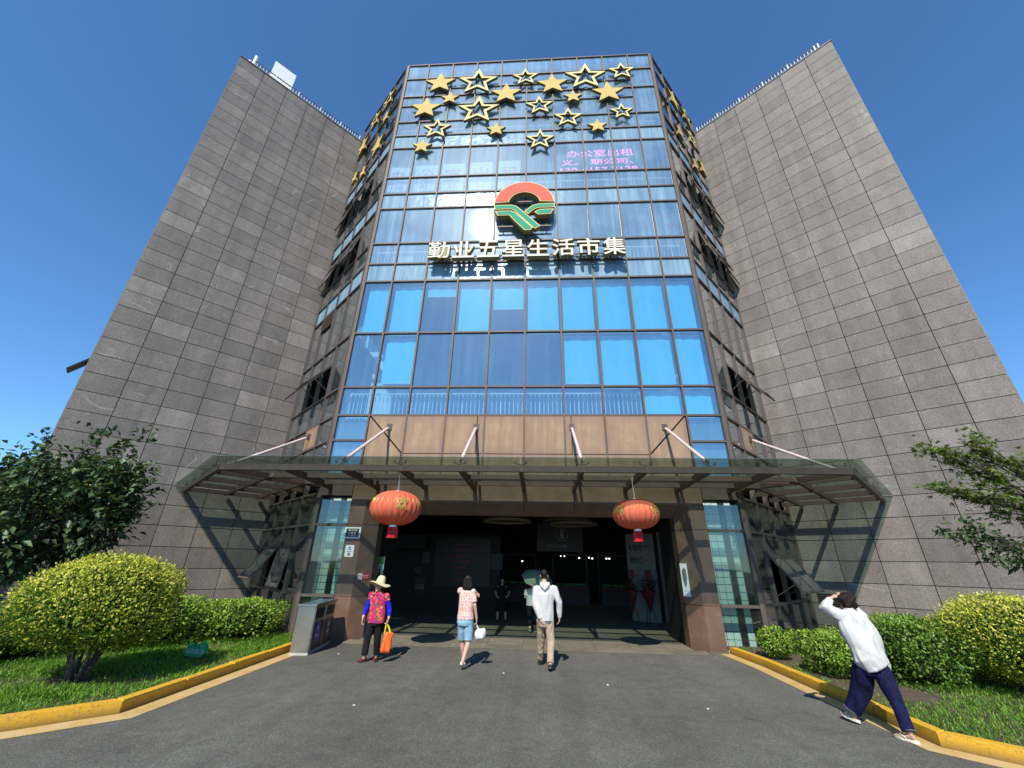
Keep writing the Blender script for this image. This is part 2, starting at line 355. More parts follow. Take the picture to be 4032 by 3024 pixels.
def rings():
    t = NT('ring_print'); p = t.pos(True)
    v = t.n('TexVoronoi'); t.l(p, v.inputs['Vector']); v.inputs['Scale'].default_value = 19; v.inputs['Randomness'].default_value = 0.35
    ring = t.ramp(t.math('ABSOLUTE', t.math('SUBTRACT', v.outputs['Distance'], 0.34)), [(0.05, 1.0), (0.10, 0.0)])
    s = t.n('SeparateColor'); t.l(v.outputs['Color'], s.inputs[0])
    pc = t.ramp(s.outputs[1], [(0, (0.50, 0.13, 0.22)), (0.35, (0.28, 0.25, 0.17)), (0.6, (0.64, 0.24, 0.13)), (0.8, (0.38, 0.11, 0.26))], 'CONSTANT')
    c = t.mix((0.70, 0.50, 0.46), pc, t.math('MULTIPLY', ring, 0.85))
    patch = t.ramp(s.outputs[2], [(0.80, 0.0), (0.82, 0.6)])
    c = t.mix(c, (0.68, 0.34, 0.18), patch)
    f = t.noise(t.mapping(p, (1, 1, 0.5)), 10, 3, 0.55, 1.0)
    t.done(t.bsdf(c, 0.85, 0, t.bump(f, 0.55, 0.05), 0.2))
rings()
def hairmat():
    t = NT('hair'); p = t.pos(True)
    n = t.noise(t.mapping(p, (90, 90, 6)), 1.0, 3, 0.6, 0.3)
    t.done(t.bsdf(t.ramp(n, [(0.3, (0.004, 0.0035, 0.0035)), (0.7, (0.018, 0.014, 0.012))]), 0.45, 0, t.bump(n, 0.5, 0.012), 0.22))
    t = NT('hair_brown'); p = t.pos(True)
    n = t.noise(t.mapping(p, (60, 60, 25)), 1.0, 3, 0.6, 1.0)
    t.done(t.bsdf(t.ramp(n, [(0.3, (0.005, 0.003, 0.0025)), (0.7, (0.028, 0.015, 0.011))]), 0.5, 0, t.bump(n, 0.7, 0.02), 0.2))
hairmat()
plain('straw', (0.66, 0.55, 0.32), 0.8, var=0.12, scale=40, bump=0.5, bscale=160)
plain('shoe_red', (0.10, 0.012, 0.018), 0.6)
plain('shoe_white', (0.66, 0.63, 0.56), 0.6)
plain('shoe_black', (0.012, 0.012, 0.013), 0.5)
plain('sole_grey', (0.12, 0.12, 0.12), 0.7)
plain('sandal_cream', (0.78, 0.70, 0.58), 0.6, spec=0.2)
plain('bag_orange', (0.80, 0.13, 0.018), 0.5, var=0.15, scale=14, bump=0.5, bscale=18)
plain('bag_yellow', (0.78, 0.62, 0.03), 0.5)
plain('bag_white', (0.60, 0.61, 0.63), 0.4, var=0.08, bump=0.9, bscale=22, spec=0.3)
plain('hall_white_dimmed', (0.20, 0.20, 0.195), 0.6, var=0.06)  # white darkened to carry the shade of the hall
plain('hall_tile_dimmed', (0.20, 0.21, 0.21), 0.4, var=0.06)  # darkened copy of the white tile, hall shade included
plain('hall_red_dimmed', (0.10, 0.005, 0.008), 0.6, var=0.4, scale=30)  # flower red darkened, the dim hall put into its colour
plain('hall_pink_dimmed', (0.12, 0.05, 0.05), 0.6, var=0.5, scale=60)  # flower pink darkened the same way for the dim hall
plain('brown_leather', (0.10, 0.05, 0.03), 0.6)
plain('eye_dark', (0.01, 0.008, 0.008), 0.2)
plain('lip', (0.36, 0.10, 0.09), 0.5)

# ------------------------------------------------------------------ mesh helpers
WLOC = {}
def wl(o): return WLOC.get(o.name, Vector((0, 0, 0))) if o else Vector((0, 0, 0))
def tag(o, label=None, cat=None, group=None, kind=None):
    if label: o['label'] = label
    if cat: o['category'] = cat
    if group: o['group'] = group
    if kind: o['kind'] = kind
    return o
def empty(name, loc, label=None, cat=None, group=None, kind=None):
    o = bpy.data.objects.new(name, None); C.objects.link(o); o.location = loc; o.empty_display_size = 0.2
    WLOC[o.name] = Vector(loc); return tag(o, label, cat, group, kind)
def link_mesh(name, me, mat, parent=None, loc=None, smooth=False):
    """me is in world coordinates; moved so that the origin sits at the parent / loc"""
    o = bpy.data.objects.new(name, me); C.objects.link(o)
    base = wl(parent) if parent else Vector(loc or (0, 0, 0))
    if base.length > 0: me.transform(Matrix.Translation(-base))
    if parent: o.parent = parent
    else: o.location = base
    WLOC[o.name] = base
    mats = mat if isinstance(mat, (list, tuple)) else [mat]
    for m in mats: me.materials.append(MATS[m])
    if smooth: me.shade_smooth()
    return o
def dup(src, name, parent, world_off):
    """copy of a piece sharing mesh data; world_off = offset from the source piece"""
    o = bpy.data.objects.new(name, src.data); C.objects.link(o)
    o.parent = parent; o.location = Vector(src.location)+Vector(world_off); WLOC[o.name] = wl(parent)
    return o

class MB:
    def __init__(s): s.v = []; s.f = []; s.mi = []
    def add(s, vs, fs, mi=0):
        b = len(s.v); s.v += [tuple(v) for v in vs]; s.f += [tuple(i+b for i in f) for f in fs]; s.mi += [mi]*len(fs); return s
    def box(s, x0, x1, y0, y1, z0, z1, mi=0):
        vs = [(x, y, z) for z in (z0, z1) for y in (y0, y1) for x in (x0, x1)]
        return s.add(vs, [(0, 2, 3, 1), (4, 5, 7, 6), (0, 1, 5, 4), (2, 6, 7, 3), (0, 4, 6, 2), (1, 3, 7, 5)], mi)
    def fbox(s, F, s0, s1, z0, z1, n0, n1, mi=0):
        """box in a wall frame F=(origin,U,N): along wall, height, outward"""
        O, U, N = F
        vs = [O+U*a+N*n+Vector((0, 0, z)) for z in (z0, z1) for n in (n0, n1) for a in (s0, s1)]
        flip = U.cross(N).z < 0
        fs = [(0, 2, 3, 1), (4, 5, 7, 6), (0, 1, 5, 4), (2, 6, 7, 3), (0, 4, 6, 2), (1, 3, 7, 5)]
        if flip: fs = [f[::-1] for f in fs]
        return s.add(vs, fs, mi)
    def bar(s, a, b, w, h, up=(0, 0, 1), mi=0, h2=None):
        """rectangular bar from a to b; w across, h along up (centred); h2 = depth at b end hanging down"""
        a = Vector(a); b = Vector(b); d = (b-a).normalized(); up = Vector(up); x = d.cross(up).normalized(); u = x.cross(d).normalized()
        h2 = h if h2 is None else h2
        vs = []
        for p, hh in ((a, h), (b, h2)):
            for sx, su in ((-1, -1), (1, -1), (1, 1), (-1, 1)):
                vs.append(p+x*(sx*w/2)+u*(su*hh/2))
        return s.add(vs, [(0, 1, 2, 3), (7, 6, 5, 4), (0, 4, 5, 1), (1, 5, 6, 2), (2, 6, 7, 3), (3, 7, 4, 0)], mi)
    def tube(s, pts, radii, n=8, cap=True, mi=0, flat=None):
        pts = [Vector(p) for p in pts]; k = len(pts)
        if isinstance(radii, (int, float)): radii = [radii]*k
        b = len(s.v); prev = None
        for i, p in enumerate(pts):
            d = (pts[min(i+1, k-1)]-pts[max(i-1, 0)]).normalized()
            ref = Vector((0, 0, 1)) if abs(d.z) < 0.9 else Vector((1, 0, 0))
            x = (prev - d*prev.dot(d)).normalized() if prev is not None and (prev-d*prev.dot(d)).length > 1e-4 else d.cross(ref).normalized()
            y = d.cross(x); prev = x
            for j in range(n):
                a = 2*math.pi*j/n; r = radii[i]
                s.v.append(tuple(p+x*(math.cos(a)*r)+y*(math.sin(a)*r*(flat or 1))))
        for i in range(k-1):
            for j in range(n):
                a0 = b+i*n+j; a1 = b+i*n+(j+1) % n
                s.f.append((a0, a1, a1+n, a0+n)); s.mi.append(mi)
        if cap:
            s.f.append(tuple(b+j for j in range(n))[::-1]); s.mi.append(mi)
            s.f.append(tuple(b+(k-1)*n+j for j in range(n))); s.mi.append(mi)
        return s
    def lathe(s, prof, c=(0, 0, 0), n=24, mi=0, rib=None):
        b = len(s.v); c = Vector(c)
        for (r, z) in prof:
            for j in range(n):
                a = 2*math.pi*j/n; rr = r*(rib(j) if rib else 1)
                s.v.append((c.x+rr*math.cos(a), c.y+rr*math.sin(a), c.z+z))
        for i in range(len(prof)-1):
            for j in range(n):
                a0 = b+i*n+j; a1 = b+i*n+(j+1) % n
                s.f.append((a0, a1, a1+n, a0+n)); s.mi.append(mi)
        return s
    def prism(s, poly, O, U, V, N, n0, n1, mi=0, side_mi=None, holes=None):
        """extrude a 2-D polygon (u,v) between n0 and n1 along N"""
        O, U, V, N = map(Vector, (O, U, V, N)); k = len(poly)
        vs = [O+U*a+V*b_+N*n for n in (n0, n1) for a, b_ in poly]
        b = len(s.v); s.v += [tuple(v) for v in vs]
        s.f.append(tuple(b+i for i in range(k))[::-1]); s.mi.append(mi)
        s.f.append(tuple(b+k+i for i in range(k))); s.mi.append(mi)
        for i in range(k):
            j = (i+1) % k
            s.f.append((b+i, b+j, b+k+j, b+k+i)); s.mi.append(mi if side_mi is None else side_mi)
        return s
    def ringprism(s, outer, inner, O, U, V, N, n0, n1, mi=0, side_mi=None):
        O, U, V, N = map(Vector, (O, U, V, N)); k = len(outer); b = len(s.v); sm = mi if side_mi is None else side_mi
        for n in (n0, n1):
            for pl in (outer, inner):
                s.v += [tuple(O+U*a+V*b_+N*n) for a, b_ in pl]
        o0, i0, o1, i1 = b, b+k, b+2*k, b+3*k
        for i in range(k):
            j = (i+1) % k
            for f, m in (((o1+i, o1+j, i1+j, i1+i), mi), ((o0+i, i0+i, i0+j, o0+j), mi), ((o0+i, o0+j, o1+j, o1+i), sm), ((i0+i, i1+i, i1+j, i0+j), sm)):
                s.f.append(f); s.mi.append(m)
        return s
    def mesh(s, name):
        me = bpy.data.meshes.new(name); me.from_pydata(s.v, [], s.f); me.update()
        if any(s.mi): me.polygons.foreach_set('material_index', s.mi)
        return me
    def build(s, name, mat, parent=None, loc=None, smooth=False, fix=True):
        me = s.mesh(name)
        if fix:
            bm = bmesh.new(); bm.from_mesh(me); bmesh.ops.recalc_face_normals(bm, faces=bm.faces); bm.to_mesh(me); bm.free()
        return link_mesh(name, me, mat, parent, loc, smooth)

def text_mesh(body, size, depth=0.0, bold=0.0, align='CENTER'):
    cu = bpy.data.curves.new('t', 'FONT'); cu.body = body; cu.size = size; cu.extrude = depth; cu.offset = bold
    cu.align_x = align; cu.align_y = 'CENTER'; cu.resolution_u = 3
    ob = bpy.data.objects.new('t', cu); C.objects.link(ob)
    dg = bpy.context.evaluated_depsgraph_get(); me = bpy.data.meshes.new_from_object(ob.evaluated_get(dg))
    bpy.data.objects.remove(ob); bpy.data.curves.remove(cu)
    me.materials.clear()
    return me
def put_text(name, body, size, O, U, V, mat, parent, depth=0.0, bold=0.0, fit=None, align='CENTER', loc=None):
    """lettering on the plane O + u*U + v*V (U x V points at the reader)"""
    me = text_mesh(body, size, depth, bold, align)
    if fit and len(me.vertices):
        co = np.empty(len(me.vertices)*3); me.vertices.foreach_get('co', co); co = co.reshape(-1, 3)
        mn, mx = co[:, :2].min(0), co[:, :2].max(0); sx = fit[0]/(mx[0]-mn[0]); sy = fit[1]/(mx[1]-mn[1]) if fit[1] else sx
        co[:, 0] = (co[:, 0]-(mn[0]+mx[0])/2)*sx; co[:, 1] = (co[:, 1]-(mn[1]+mx[1])/2)*sy
        me.vertices.foreach_set('co', co.ravel())
    U = Vector(U).normalized(); V = Vector(V).normalized(); N = U.cross(V)
    me.transform(Matrix((U, V, N)).transposed().to_4x4()); me.transform(Matrix.Translation(Vector(O)))
    return link_mesh(name, me, mat, parent, loc)
# ------------------------------------------------------------------ building frames
AL, AR = R(42.4), R(47.6)
HX = 6.1375
dL = Vector((-math.cos(AL), math.sin(AL), 0)); dR = Vector((math.cos(AR), math.sin(AR), 0))
uL = Vector((-math.sin(AL), -math.cos(AL), 0)); uR = Vector((math.sin(AR), -math.cos(AR), 0))
SIDE_L = 4.9
F0 = (Vector((0, 0, 0)), Vector((1, 0, 0)), Vector((0, -1, 0)))
FSL = (Vector((-HX, 0, 0)), dL, uL); FSR = (Vector((HX, 0, 0)), dR, uR)
WL0 = Vector((-HX, 0, 0))+dL*SIDE_L; WR0 = Vector((HX, 0, 0))+dR*SIDE_L
FWL = (WL0, uL, -dL); FWR = (WR0, uR, -dR)
def FP(F, s, z, n=0.0): return F[0]+F[1]*s+F[2]*n+Vector((0, 0, z))
TOP = 24.325

# ------------------------------------------------------------------ ground
g = MB(); g.add([(-400, -400, 0), (400, -400, 0), (400, 400, 0), (-400, 400, 0)], [(0, 1, 2, 3)])
tag(g.build('ground', 'asphalt'), kind='structure')
LK = [(-5.2, -0.15), (-5.2, -5.62), (-6.05, -6.45), (-8.2, -8.55), (-12, -12.2)]
RK = [(5.07, -0.12), (5.2, -1.4), (5.23, -5.5), (5.82, -6.03), (8.0, -8.0), (12, -11.6)]
def offset_path(path, d):
    out = []
    for i, p in enumerate(path):
        p = Vector(p); a = Vector(path[max(i-1, 0)]); b = Vector(path[min(i+1, len(path)-1)])
        t0 = (p-a).normalized() if i > 0 else (b-p).normalized(); t1 = (b-p).normalized() if i < len(path)-1 else t0
        n0 = Vector((-t0.y, t0.x)); n1 = Vector((-t1.y, t1.x)); m = (n0+n1).normalized(); k = d/max(0.3, m.dot(n0))
        out.append(p+m*k)
    return out
def kerb(path, side):
    # side: +1 keeps the planting on the left of the path direction
    root = empty('kerb', (path[0][0], path[0][1], 0), kind='structure')
    inner = offset_path(path, 0.15*side)
    for i in range(len(path)-1):
        a, b = Vector(path[i]), Vector(path[i+1]); ai, bi = inner[i], inner[i+1]
        n = max(1, round((b-a).length/1.0))
        for k in range(n):
            t0, t1 = k/n, (k+1)/n; e = 0.006/(b-a).length
            t0e, t1e = (t0+e if k else t0), (t1-e if k < n-1 else t1)
            p = [a.lerp(b, t0e), a.lerp(b, t1e), ai.lerp(bi, t1e), ai.lerp(bi, t0e)]
            dz = random.uniform(-0.006, 0.006); h = 0.15+dz; bv = 0.014
            cen = sum(p, Vector((0, 0)))/4
            top = [q+(cen-q).normalized()*bv for q in p]
            vs = [(q.x, q.y, -0.02) for q in p]+[(q.x, q.y, h-bv) for q in p]+[(q.x, q.y, h) for q in top]
            m = MB(); m.add(vs, [(3, 2, 1, 0)]+[(j, (j+1) % 4, 4+(j+1) % 4, 4+j) for j in range(4)]+[(4+j, 4+(j+1) % 4, 8+(j+1) % 4, 8+j) for j in range(4)]+[(8, 9, 10, 11)])
            m.build('kerb_stone', 'kerb_yellow', root)
    return root
kerb(LK, -1); kerb(RK, 1)
def stripe(path, side, w0, w1):
    a = offset_path(path, -0.002*side); b = offset_path(path, -w0*side)
    m = MB()
    for i in range(len(path)-1):
        n = 6
        for k in range(n):
            q = [a[i].lerp(a[i+1], k/n), a[i].lerp(a[i+1], (k+1)/n), b[i].lerp(b[i+1], (k+1)/n), b[i].lerp(b[i+1], k/n)]
            j = [random.uniform(-0.012, 0.012) for _ in range(2)]
            m.add([(v.x, v.y, 0.004) for v in q], [(0, 1, 2, 3)])
    return tag(m.build('road_marking', 'stripe_paint'), kind='structure')
stripe(LK[:4], -1, 0.30, 0.3); stripe(RK[:5], 1, 0.26, 0.3)
def bed(name, path, rest):
    m = MB(); poly = [(p[0], p[1]) for p in path]+rest
    m.prism(poly, (0, 0, 0), (1, 0, 0), (0, 1, 0), (0, 0, 1), 0.006, 0.10)
    return tag(m.build(name, 'soil'), kind='structure')
inL = offset_path(LK, -0.155); inR = offset_path(RK, 0.155)
oL = WL0+uL*6.2; oR = WR0+uR*6.3
bed('planting_bed', [(-5.36, -0.01)]+[(p.x, p.y) for p in inL[1:]], [(-40, -12), (-40, oL.y), (oL.x, oL.y), (WL0.x, WL0.y), (-HX, -0.01)])
bed('planting_bed', [(5.22, -0.01)]+[(p.x, p.y) for p in inR[1:]], [(40, -12), (40, oR.y), (oR.x, oR.y), (WR0.x, WR0.y), (HX, -0.01)])

# entrance paving: stone slabs, then the hall floor behind
pv = empty('entrance_paving', (0, 0, 0), kind='structure')
ys = [-0.42, 0.12, 0.72, 1.32, 1.92, 2.52]
xs = [-4.6+0.92*i for i in range(11)]
for j in range(5):
    for i in range(10):
        m = MB(); e = 0.004; z = 0.012+random.uniform(-0.002, 0.002)
        x0, x1, y0, y1 = xs[i]+e, xs[i+1]-e, ys[j]+e, ys[j+1]-e
        if y0 < 0.05: x0, x1 = max(x0, -4.55), min(x1, 4.55)
        elif y1 > 0.1: x0, x1 = max(x0, -4.3), min(x1, 4.3)
        if x1-x0 > 0.05: m.box(x0, x1, y0, y1, -0.03, z); m.build('paving_slab', 'paving', pv)
m = MB(); m.prism([(-4.3, 2.525), (4.3, 2.525), (9.3, 4.2), (19, 15.05), (-19, 15.05), (-9.3, 4.2)], (0, 0, 0), (1, 0, 0), (0, 1, 0), (0, 0, 1), -0.03, 0.012); tag(m.build('hall_floor', 'paving'), kind='structure')
m = MB(); m.box(-4.6, 4.6, -0.43, 2.52, -0.03, 0.004); tag(m.build('paving_bed', 'joint'), kind='structure')

# ------------------------------------------------------------------ the building
B = empty('market_building', (0, 3, 0), 'tall building with gold-starred blue glass front between two grey stone wings', 'building')
# stone wings
def wing(F, joints, nm):
    s1 = joints[-1]
    m = MB(); m.fbox(F, 0.0, s1-0.02, 0, TOP-0.02, -13, -0.045)
    back = m.build('stone_wall', ['joint'], B)
    rows = [5.98+0.6325*k for k in range(-9, 30)]
    rows = [0.02]+rows
    rest = MB(); proto = {}
    for ri in range(len(rows)-1):
        z0, z1 = rows[ri], rows[ri+1]
        for ci in range(len(joints)-1):
            a, b = joints[ci], joints[ci+1]; e = 0.010; pr = random.choice((0, 0, 0.002, 0.004))
            if ri < 25:
                key = (ci, ri == 0)
                if key not in proto:
                    mm = MB(); mm.fbox(F, a+e, b-e, z0+e, z1-e, -0.04, 0.0); proto[key] = (mm.build('stone_panel', 'stone', back), z0)
                else:
                    src, zz = proto[key]; dup(src, 'stone_panel', back, F[2]*pr+Vector((0, 0, z0-zz)))
            else: rest.fbox(F, a+e, b-e, z0+e, z1-e, -0.04, pr)
    tag(rest.build('stone_panel', 'stone', back), kind='stuff')
    # coping and return edge
    cp = MB(); cp.fbox(F, 0.0, s1+0.03, TOP, TOP+0.06, -0.35, 0.03); cp.build('coping', 'stone', back)
    rt = MB()
    rt.fbox(F, s1-0.018, s1+0.02, 0, TOP-0.001, -13, -0.047); rt.build('return_wall', 'stone', back)
    return back
JL = [0, 0.98, 2.03, 3.06, 4.10, 5.17, 6.2]; JR = [0, 1.06, 2.10, 3.13, 4.20, 5.26, 6.3]
wL_ = wing(FWL, JL, 'l'); wR_ = wing(FWR, JR, 'r')
# small louvre vent at the foot of the right wing
m = MB(); m.fbox(FWR, 0.22, 0.78, 0.84, 1.2, 0.004, 0.012); v = m.build('wall_vent', 'hall_black', wR_)
m = MB()
for k in range(5): m.fbox(FWR, 0.24, 0.76, 0.86+0.068*k, 0.885+0.068*k, 0.012, 0.03)
m.build('vent_louvre', 'canopy_steel', wR_)
# an open sash on the far side of the left wing
m = MB(); P = FP(FWL, 6.22, 7.9, -0.8); m.bar(P, P+uL*0.42+Vector((0, 0, -0.55)), 0.5, 0.05, up=(0, 0, 1)); m.build('side_sash', 'hall_black', wL_)

# rows of the glass front (heights), top to bottom
Z = [25.26, 24.10, 22.67, 20.77, 19.79, 18.95, 17.07, 16.09, 15.24, 13.37, 12.355, 11.52, 9.26, 7.18, 6.19, 5.36, 4.30]
X = [-HX]+[-5+1.25*i for i in range(9)]+[HX]
SPAN = {4, 7, 10}                 # spandrel rows
def face_frame(F, cols, rows, name, extra_t=(), skip=lambda c, r: False, corner=True, zb=None):
    m = MB(); w = 0.027; pr_ = 0.03 if corner else 0.03
    zb = rows[-1] if zb is None else zb
    for i, s in enumerate(cols):
        end = i in (0, len(cols)-1)
        if end and not corner: 
            continue
        ww = 0.055 if end else w
        m.fbox(F, s-ww+(0.055 if i == 0 and end else 0)-(0.055 if end and i else 0), s+ww+(0.055 if i == 0 and end else 0)-(0.055 if end and i else 0), zb, rows[0], -0.10, 0.036)
    for z in rows[:-1] if zb != rows[-1] else rows:
        for i in range(len(cols)-1):
            if skip(i, z): continue
            a, b = cols[i]+w, cols[i+1]-w
            if i == 0: a = cols[0]+0.11
            if i == len(cols)-2: b = cols[-1]-0.11
            m.fbox(F, a, b, z-0.030, z+0.030, -0.10, 0.030)
    for (i, z) in extra_t:
        a, b = cols[i]+w, cols[i+1]-w
        if i == 0: a = cols[0]+0.11
        if i == len(cols)-2: b = cols[-1]-0.11
        m.fbox(F, a, b, z-0.020, z+0.020, -0.10, 0.027)
    return m.build(name, 'mullion', B)
def pane(F, a, b, z0, z1, mat, parent, n=-0.03, nm='pane'):
    m = MB(); m.fbox(F, a, b, z0, z1, n-0.006, n+0.006); return m.build(nm, mat, parent, fix=True)

ex = [(i, 21.95) for i in range(9)]+[(i, 23.25) for i in range(2, 9)]
brown = lambda i, z: 1 <= i <= 8 and z < 6.0
frame = face_frame(F0, X, Z, 'front_curtain_wall', ex, brown, zb=4.3)
ZX = {r: [] for r in range(16)}
for (i, z) in ex:
    ZX[2 if z < 22.67 else 1].append((i, z))
for r in range(16):
    for i in range(10):
        if r >= 14 and 1 <= i <= 8: continue
        a, b = X[i]+0.029, X[i+1]-0.029
        if i == 0: a = X[0]+0.115
        if i == 9: b = X[-1]-0.115
        cuts = [Z[r]-0.032]+[z for (k, z) in ZX[r] if k == i]+[Z[r+1]+0.032]
        for q in range(len(cuts)-1):
            z1 = cuts[q]-(0.022 if q else 0); z0 = cuts[q+1]+(0.022 if q < len(cuts)-2 else 0)
            pane(F0, a, b, z0, z1, 'glass_spandrel' if r in SPAN else ('glass' if r > 10 else 'glass_upper'), frame)
# brown spandrel panels under the glass, with raking joints at both ends
sj = [-4.96, -3.76, -2.51, -1.48, 0.0, 1.46, 2.48, 3.74, 4.95]
ZT, ZB2 = 6.155, 4.94
for i in range(8):
    a, b = sj[i]+0.012, sj[i+1]-0.012
    def poly(pts):
        mm = MB(); mm.prism(pts, (0, 0, 0), (1, 0, 0), (0, 0, 1), (0, -1, 0), -0.06, 0.02); return mm.build('spandrel_panel', 'cladding', B)
    if i == 0:
        poly([(a+0.035, ZT), (b, ZT), (b, ZB2+0.03)]); poly([(a, ZT-0.03), (b-0.035, ZB2), (b-0.02, 4.2), (a, 4.2)])
    elif i == 7:
        poly([(a, ZT), (b-0.035, ZT), (a, ZB2+0.03)]); poly([(b, ZT-0.03), (b, 4.2), (a+0.02, 4.2), (a+0.035, ZB2)])
    else:
        poly([(a, ZB2+0.012), (b, ZB2+0.012), (b, ZT), (a, ZT)])
m = MB(); m.fbox(F0, -3.74, 3.72, 4.2, ZB2-0.012, -0.06, 0.022); m.build('spandrel_band', 'cladding', B)
m = MB(); m.fbox(F0, -4.98, 4.98, 4.1, 6.17, -0.12, -0.062); m.build('spandrel_backing', 'joint', B)

# side glass faces
SCOL = [0, 1.225, 2.45, 3.675, 4.9]
def side_face(F, sash):
    rows = [z for z in Z[:-1]]+[4.3, 3.72, 2.84, 1.02, 0.12]
    fr = face_frame(F, SCOL, rows, 'side_curtain_wall', [(1, 2.26), (2, 2.26)], zb=0.12)
    for r in range(len(rows)-1):
        for i in range(4):
            a, b = SCOL[i]+0.029, SCOL[i+1]-0.029
            if i == 0: a = 0.115
            if i == 3: b = SCOL[-1]-0.115
            z0, z1 = rows[r+1]+0.032, rows[r]-0.032
            if rows[r] == 3.72+0.58: continue
            low = rows[r] < 4
            if abs(rows[r]-4.3) < 0.01:
                mm = MB(); mm.fbox(F, a, b, z0, z1, -0.05, 0.0); mm.build('cladding_panel', 'cladding', fr); continue
            if r in (14,) and i == 1:
                mm = MB(); mm.fbox(F, a, b, z0, z1, -0.05, 0.02); mm.build('cladding_panel', 'cladding', fr); continue
            hole = None
            for (ci, zt, zb_, ang) in sash:
                if ci == i and z0-0.1 <= zb_ and zt <= z1+0.1: hole = (zt, zb_, ang)
            if hole:
                zt, zb_, ang = hole
                if zt < z1-0.15: pane(F, a, b, zt+0.03, z1, 'glass_low' if low else 'glass_side', fr)
                if zb_ > z0+0.15: pane(F, a, b, z0, zb_-0.03, 'glass_low' if low else 'glass_side', fr)
                # top-hung sash swung outwards
                P0 = FP(F, (a+b)/2, zt, 0.03); h = zt-zb_; dn = (F[2]*math.sin(ang)-Vector((0, 0, math.cos(ang)))); nn = F[2]*math.cos(ang)+Vector((0, 0, math.sin(ang)))
                hw = (b-a)/2-0.004; fw_ = 0.05
                s_ = MB(); outer = [(-hw, 0), (hw, 0), (hw, h), (-hw, h)]; inner = [(-hw+fw_, fw_), (hw-fw_, fw_), (hw-fw_, h-fw_), (-hw+fw_, h-fw_)]
                s_.ringprism(outer, inner, P0, F[1], dn, nn, -0.02, 0.02); sh = s_.build('window_sash', 'mullion', fr)
                g_ = MB(); g_.prism(inner, P0, F[1], dn, nn, -0.005, 0.005); g_.build('pane', 'glass_side', fr)
                st = MB(); q0 = FP(F, a+0.03, zb_+0.1, -0.02); q1 = P0+F[1]*(-hw+0.03)+dn*(h*0.75); st.tube([q0, q1], 0.012, 6); st.build('window_stay', 'mullion', fr)
            else:
                pane(F, a, b, z0, z1, 'glass_spandrel' if r in SPAN else ('glass_low' if low else 'glass_side'), fr)
    # sill plinth
    mm = MB(); mm.fbox(F, 0.05, 4.85, 0.0, 0.12, -0.16, 0.06); mm.build('plinth', 'concrete', fr)
    return fr
A = R(34); a2 = R(16); 
frL = side_face(FSL, [(1, 8.45, 7.3, R(38)), (2, 8.45, 7.3, R(36)), (1, 2.24, 1.10, R(8)), (2, 2.24, 1.10, R(36)), (1, 18.4, 17.2, R(14)), (2, 18.4, 17.2, R(16)), (3, 18.4, 17.2, R(10)), (1, 14.75, 13.55, R(14)), (2, 14.75, 13.55, R(18)), (3, 14.75, 13.55, R(12))])
frR = side_face(FSR, [(1, 8.45, 7.3, R(30)), (2, 8.45, 7.3, R(36)), (1, 2.24, 1.10, R(36)), (2, 2.24, 1.10, R(35)), (1, 18.4, 17.2, R(12)), (2, 18.4, 17.2, R(16)), (3, 18.4, 17.2, R(15)), (1, 14.75, 13.55, R(12)), (2, 14.75, 13.55, R(20)), (3, 14.75, 13.55, R(14))])
# louvre panel in the left side face
m = MB(); m.fbox(FSL, 2.49, 3.63, 10.75, 11.48, 0.0, 0.02); lv = m.build('louvre_panel', 'hall_black', frL)
m = MB()
for k in range(9): m.fbox(FSL, 2.5, 3.62, 10.78+0.078*k, 10.81+0.078*k, 0.02, 0.05)
m.build('louvre_blade', 'mullion', frL)

# inside the upper floors: slabs, back wall, white columns, balustrades
def slab_poly(e, yb):
    c = HX-e*0.41; kL = (WL0+dL*0.4); kR = (WR0+dR*0.4)
    return [(-c, e), (c, e), (kR.x-e*0.7-0.3, kR.y+e*0.7+0.3), (kR.x-e*0.7-0.3, yb), (kL.x+e*0.7+0.3, yb), (kL.x+e*0.7+0.3, kL.y+e*0.7+0.3)]
for z0, z1 in ((4.32, 6.10), (11.60, 12.28), (15.32, 16.0), (19.03, 19.70), (22.75, 23.2), (24.7, 24.95)):
    m = MB(); m.prism(slab_poly(0.16, 8.6), (0, 0, 0), (1, 0, 0), (0, 1, 0), (0, 0, 1), z0, z1); m.build('floor_slab', 'slab', B)
m = MB(); m.box(-17, 17, 6.0, 6.2, 4.3, 24.7); m.build('interior_wall', 'interior', B)
for cx in (-5.3, 5.35):
    for z0, z1 in ((6.1, 11.6), (12.28, 15.32), (16.0, 19.03), (19.7, 22.75)):
        m = MB(); m.box(cx-0.42, cx+0.42, 1.3, 2.1, z0, z1); m.build('interior_column', 'white_wall', B)
# stair flight behind the lower left window
m = MB(); m.bar((-6.3, 0.95, 9.9), (-4.2, 0.95, 7.2), 0.5, 0.32, up=(0, 0, 1)); m.build('stair_flight', 'white_wall', B)
for z0 in (6.13, 12.29, 16.02, 19.72):
    m = MB(); x = -5.9
    m.box(-5.95, 5.95, 0.33, 0.37, z0+0.92, z0+0.96); m.box(-5.95, 5.95, 0.335, 0.365, z0+0.08, z0+0.11)
    k = 0
    while x < 5.95:
        r_ = 0.020 if k % 9 == 0 else 0.012
        m.box(x-r_, x+r_, 0.342, 0.358, z0, z0+0.92); x += 0.142; k += 1
    m.build('balustrade', 'white_metal', B)

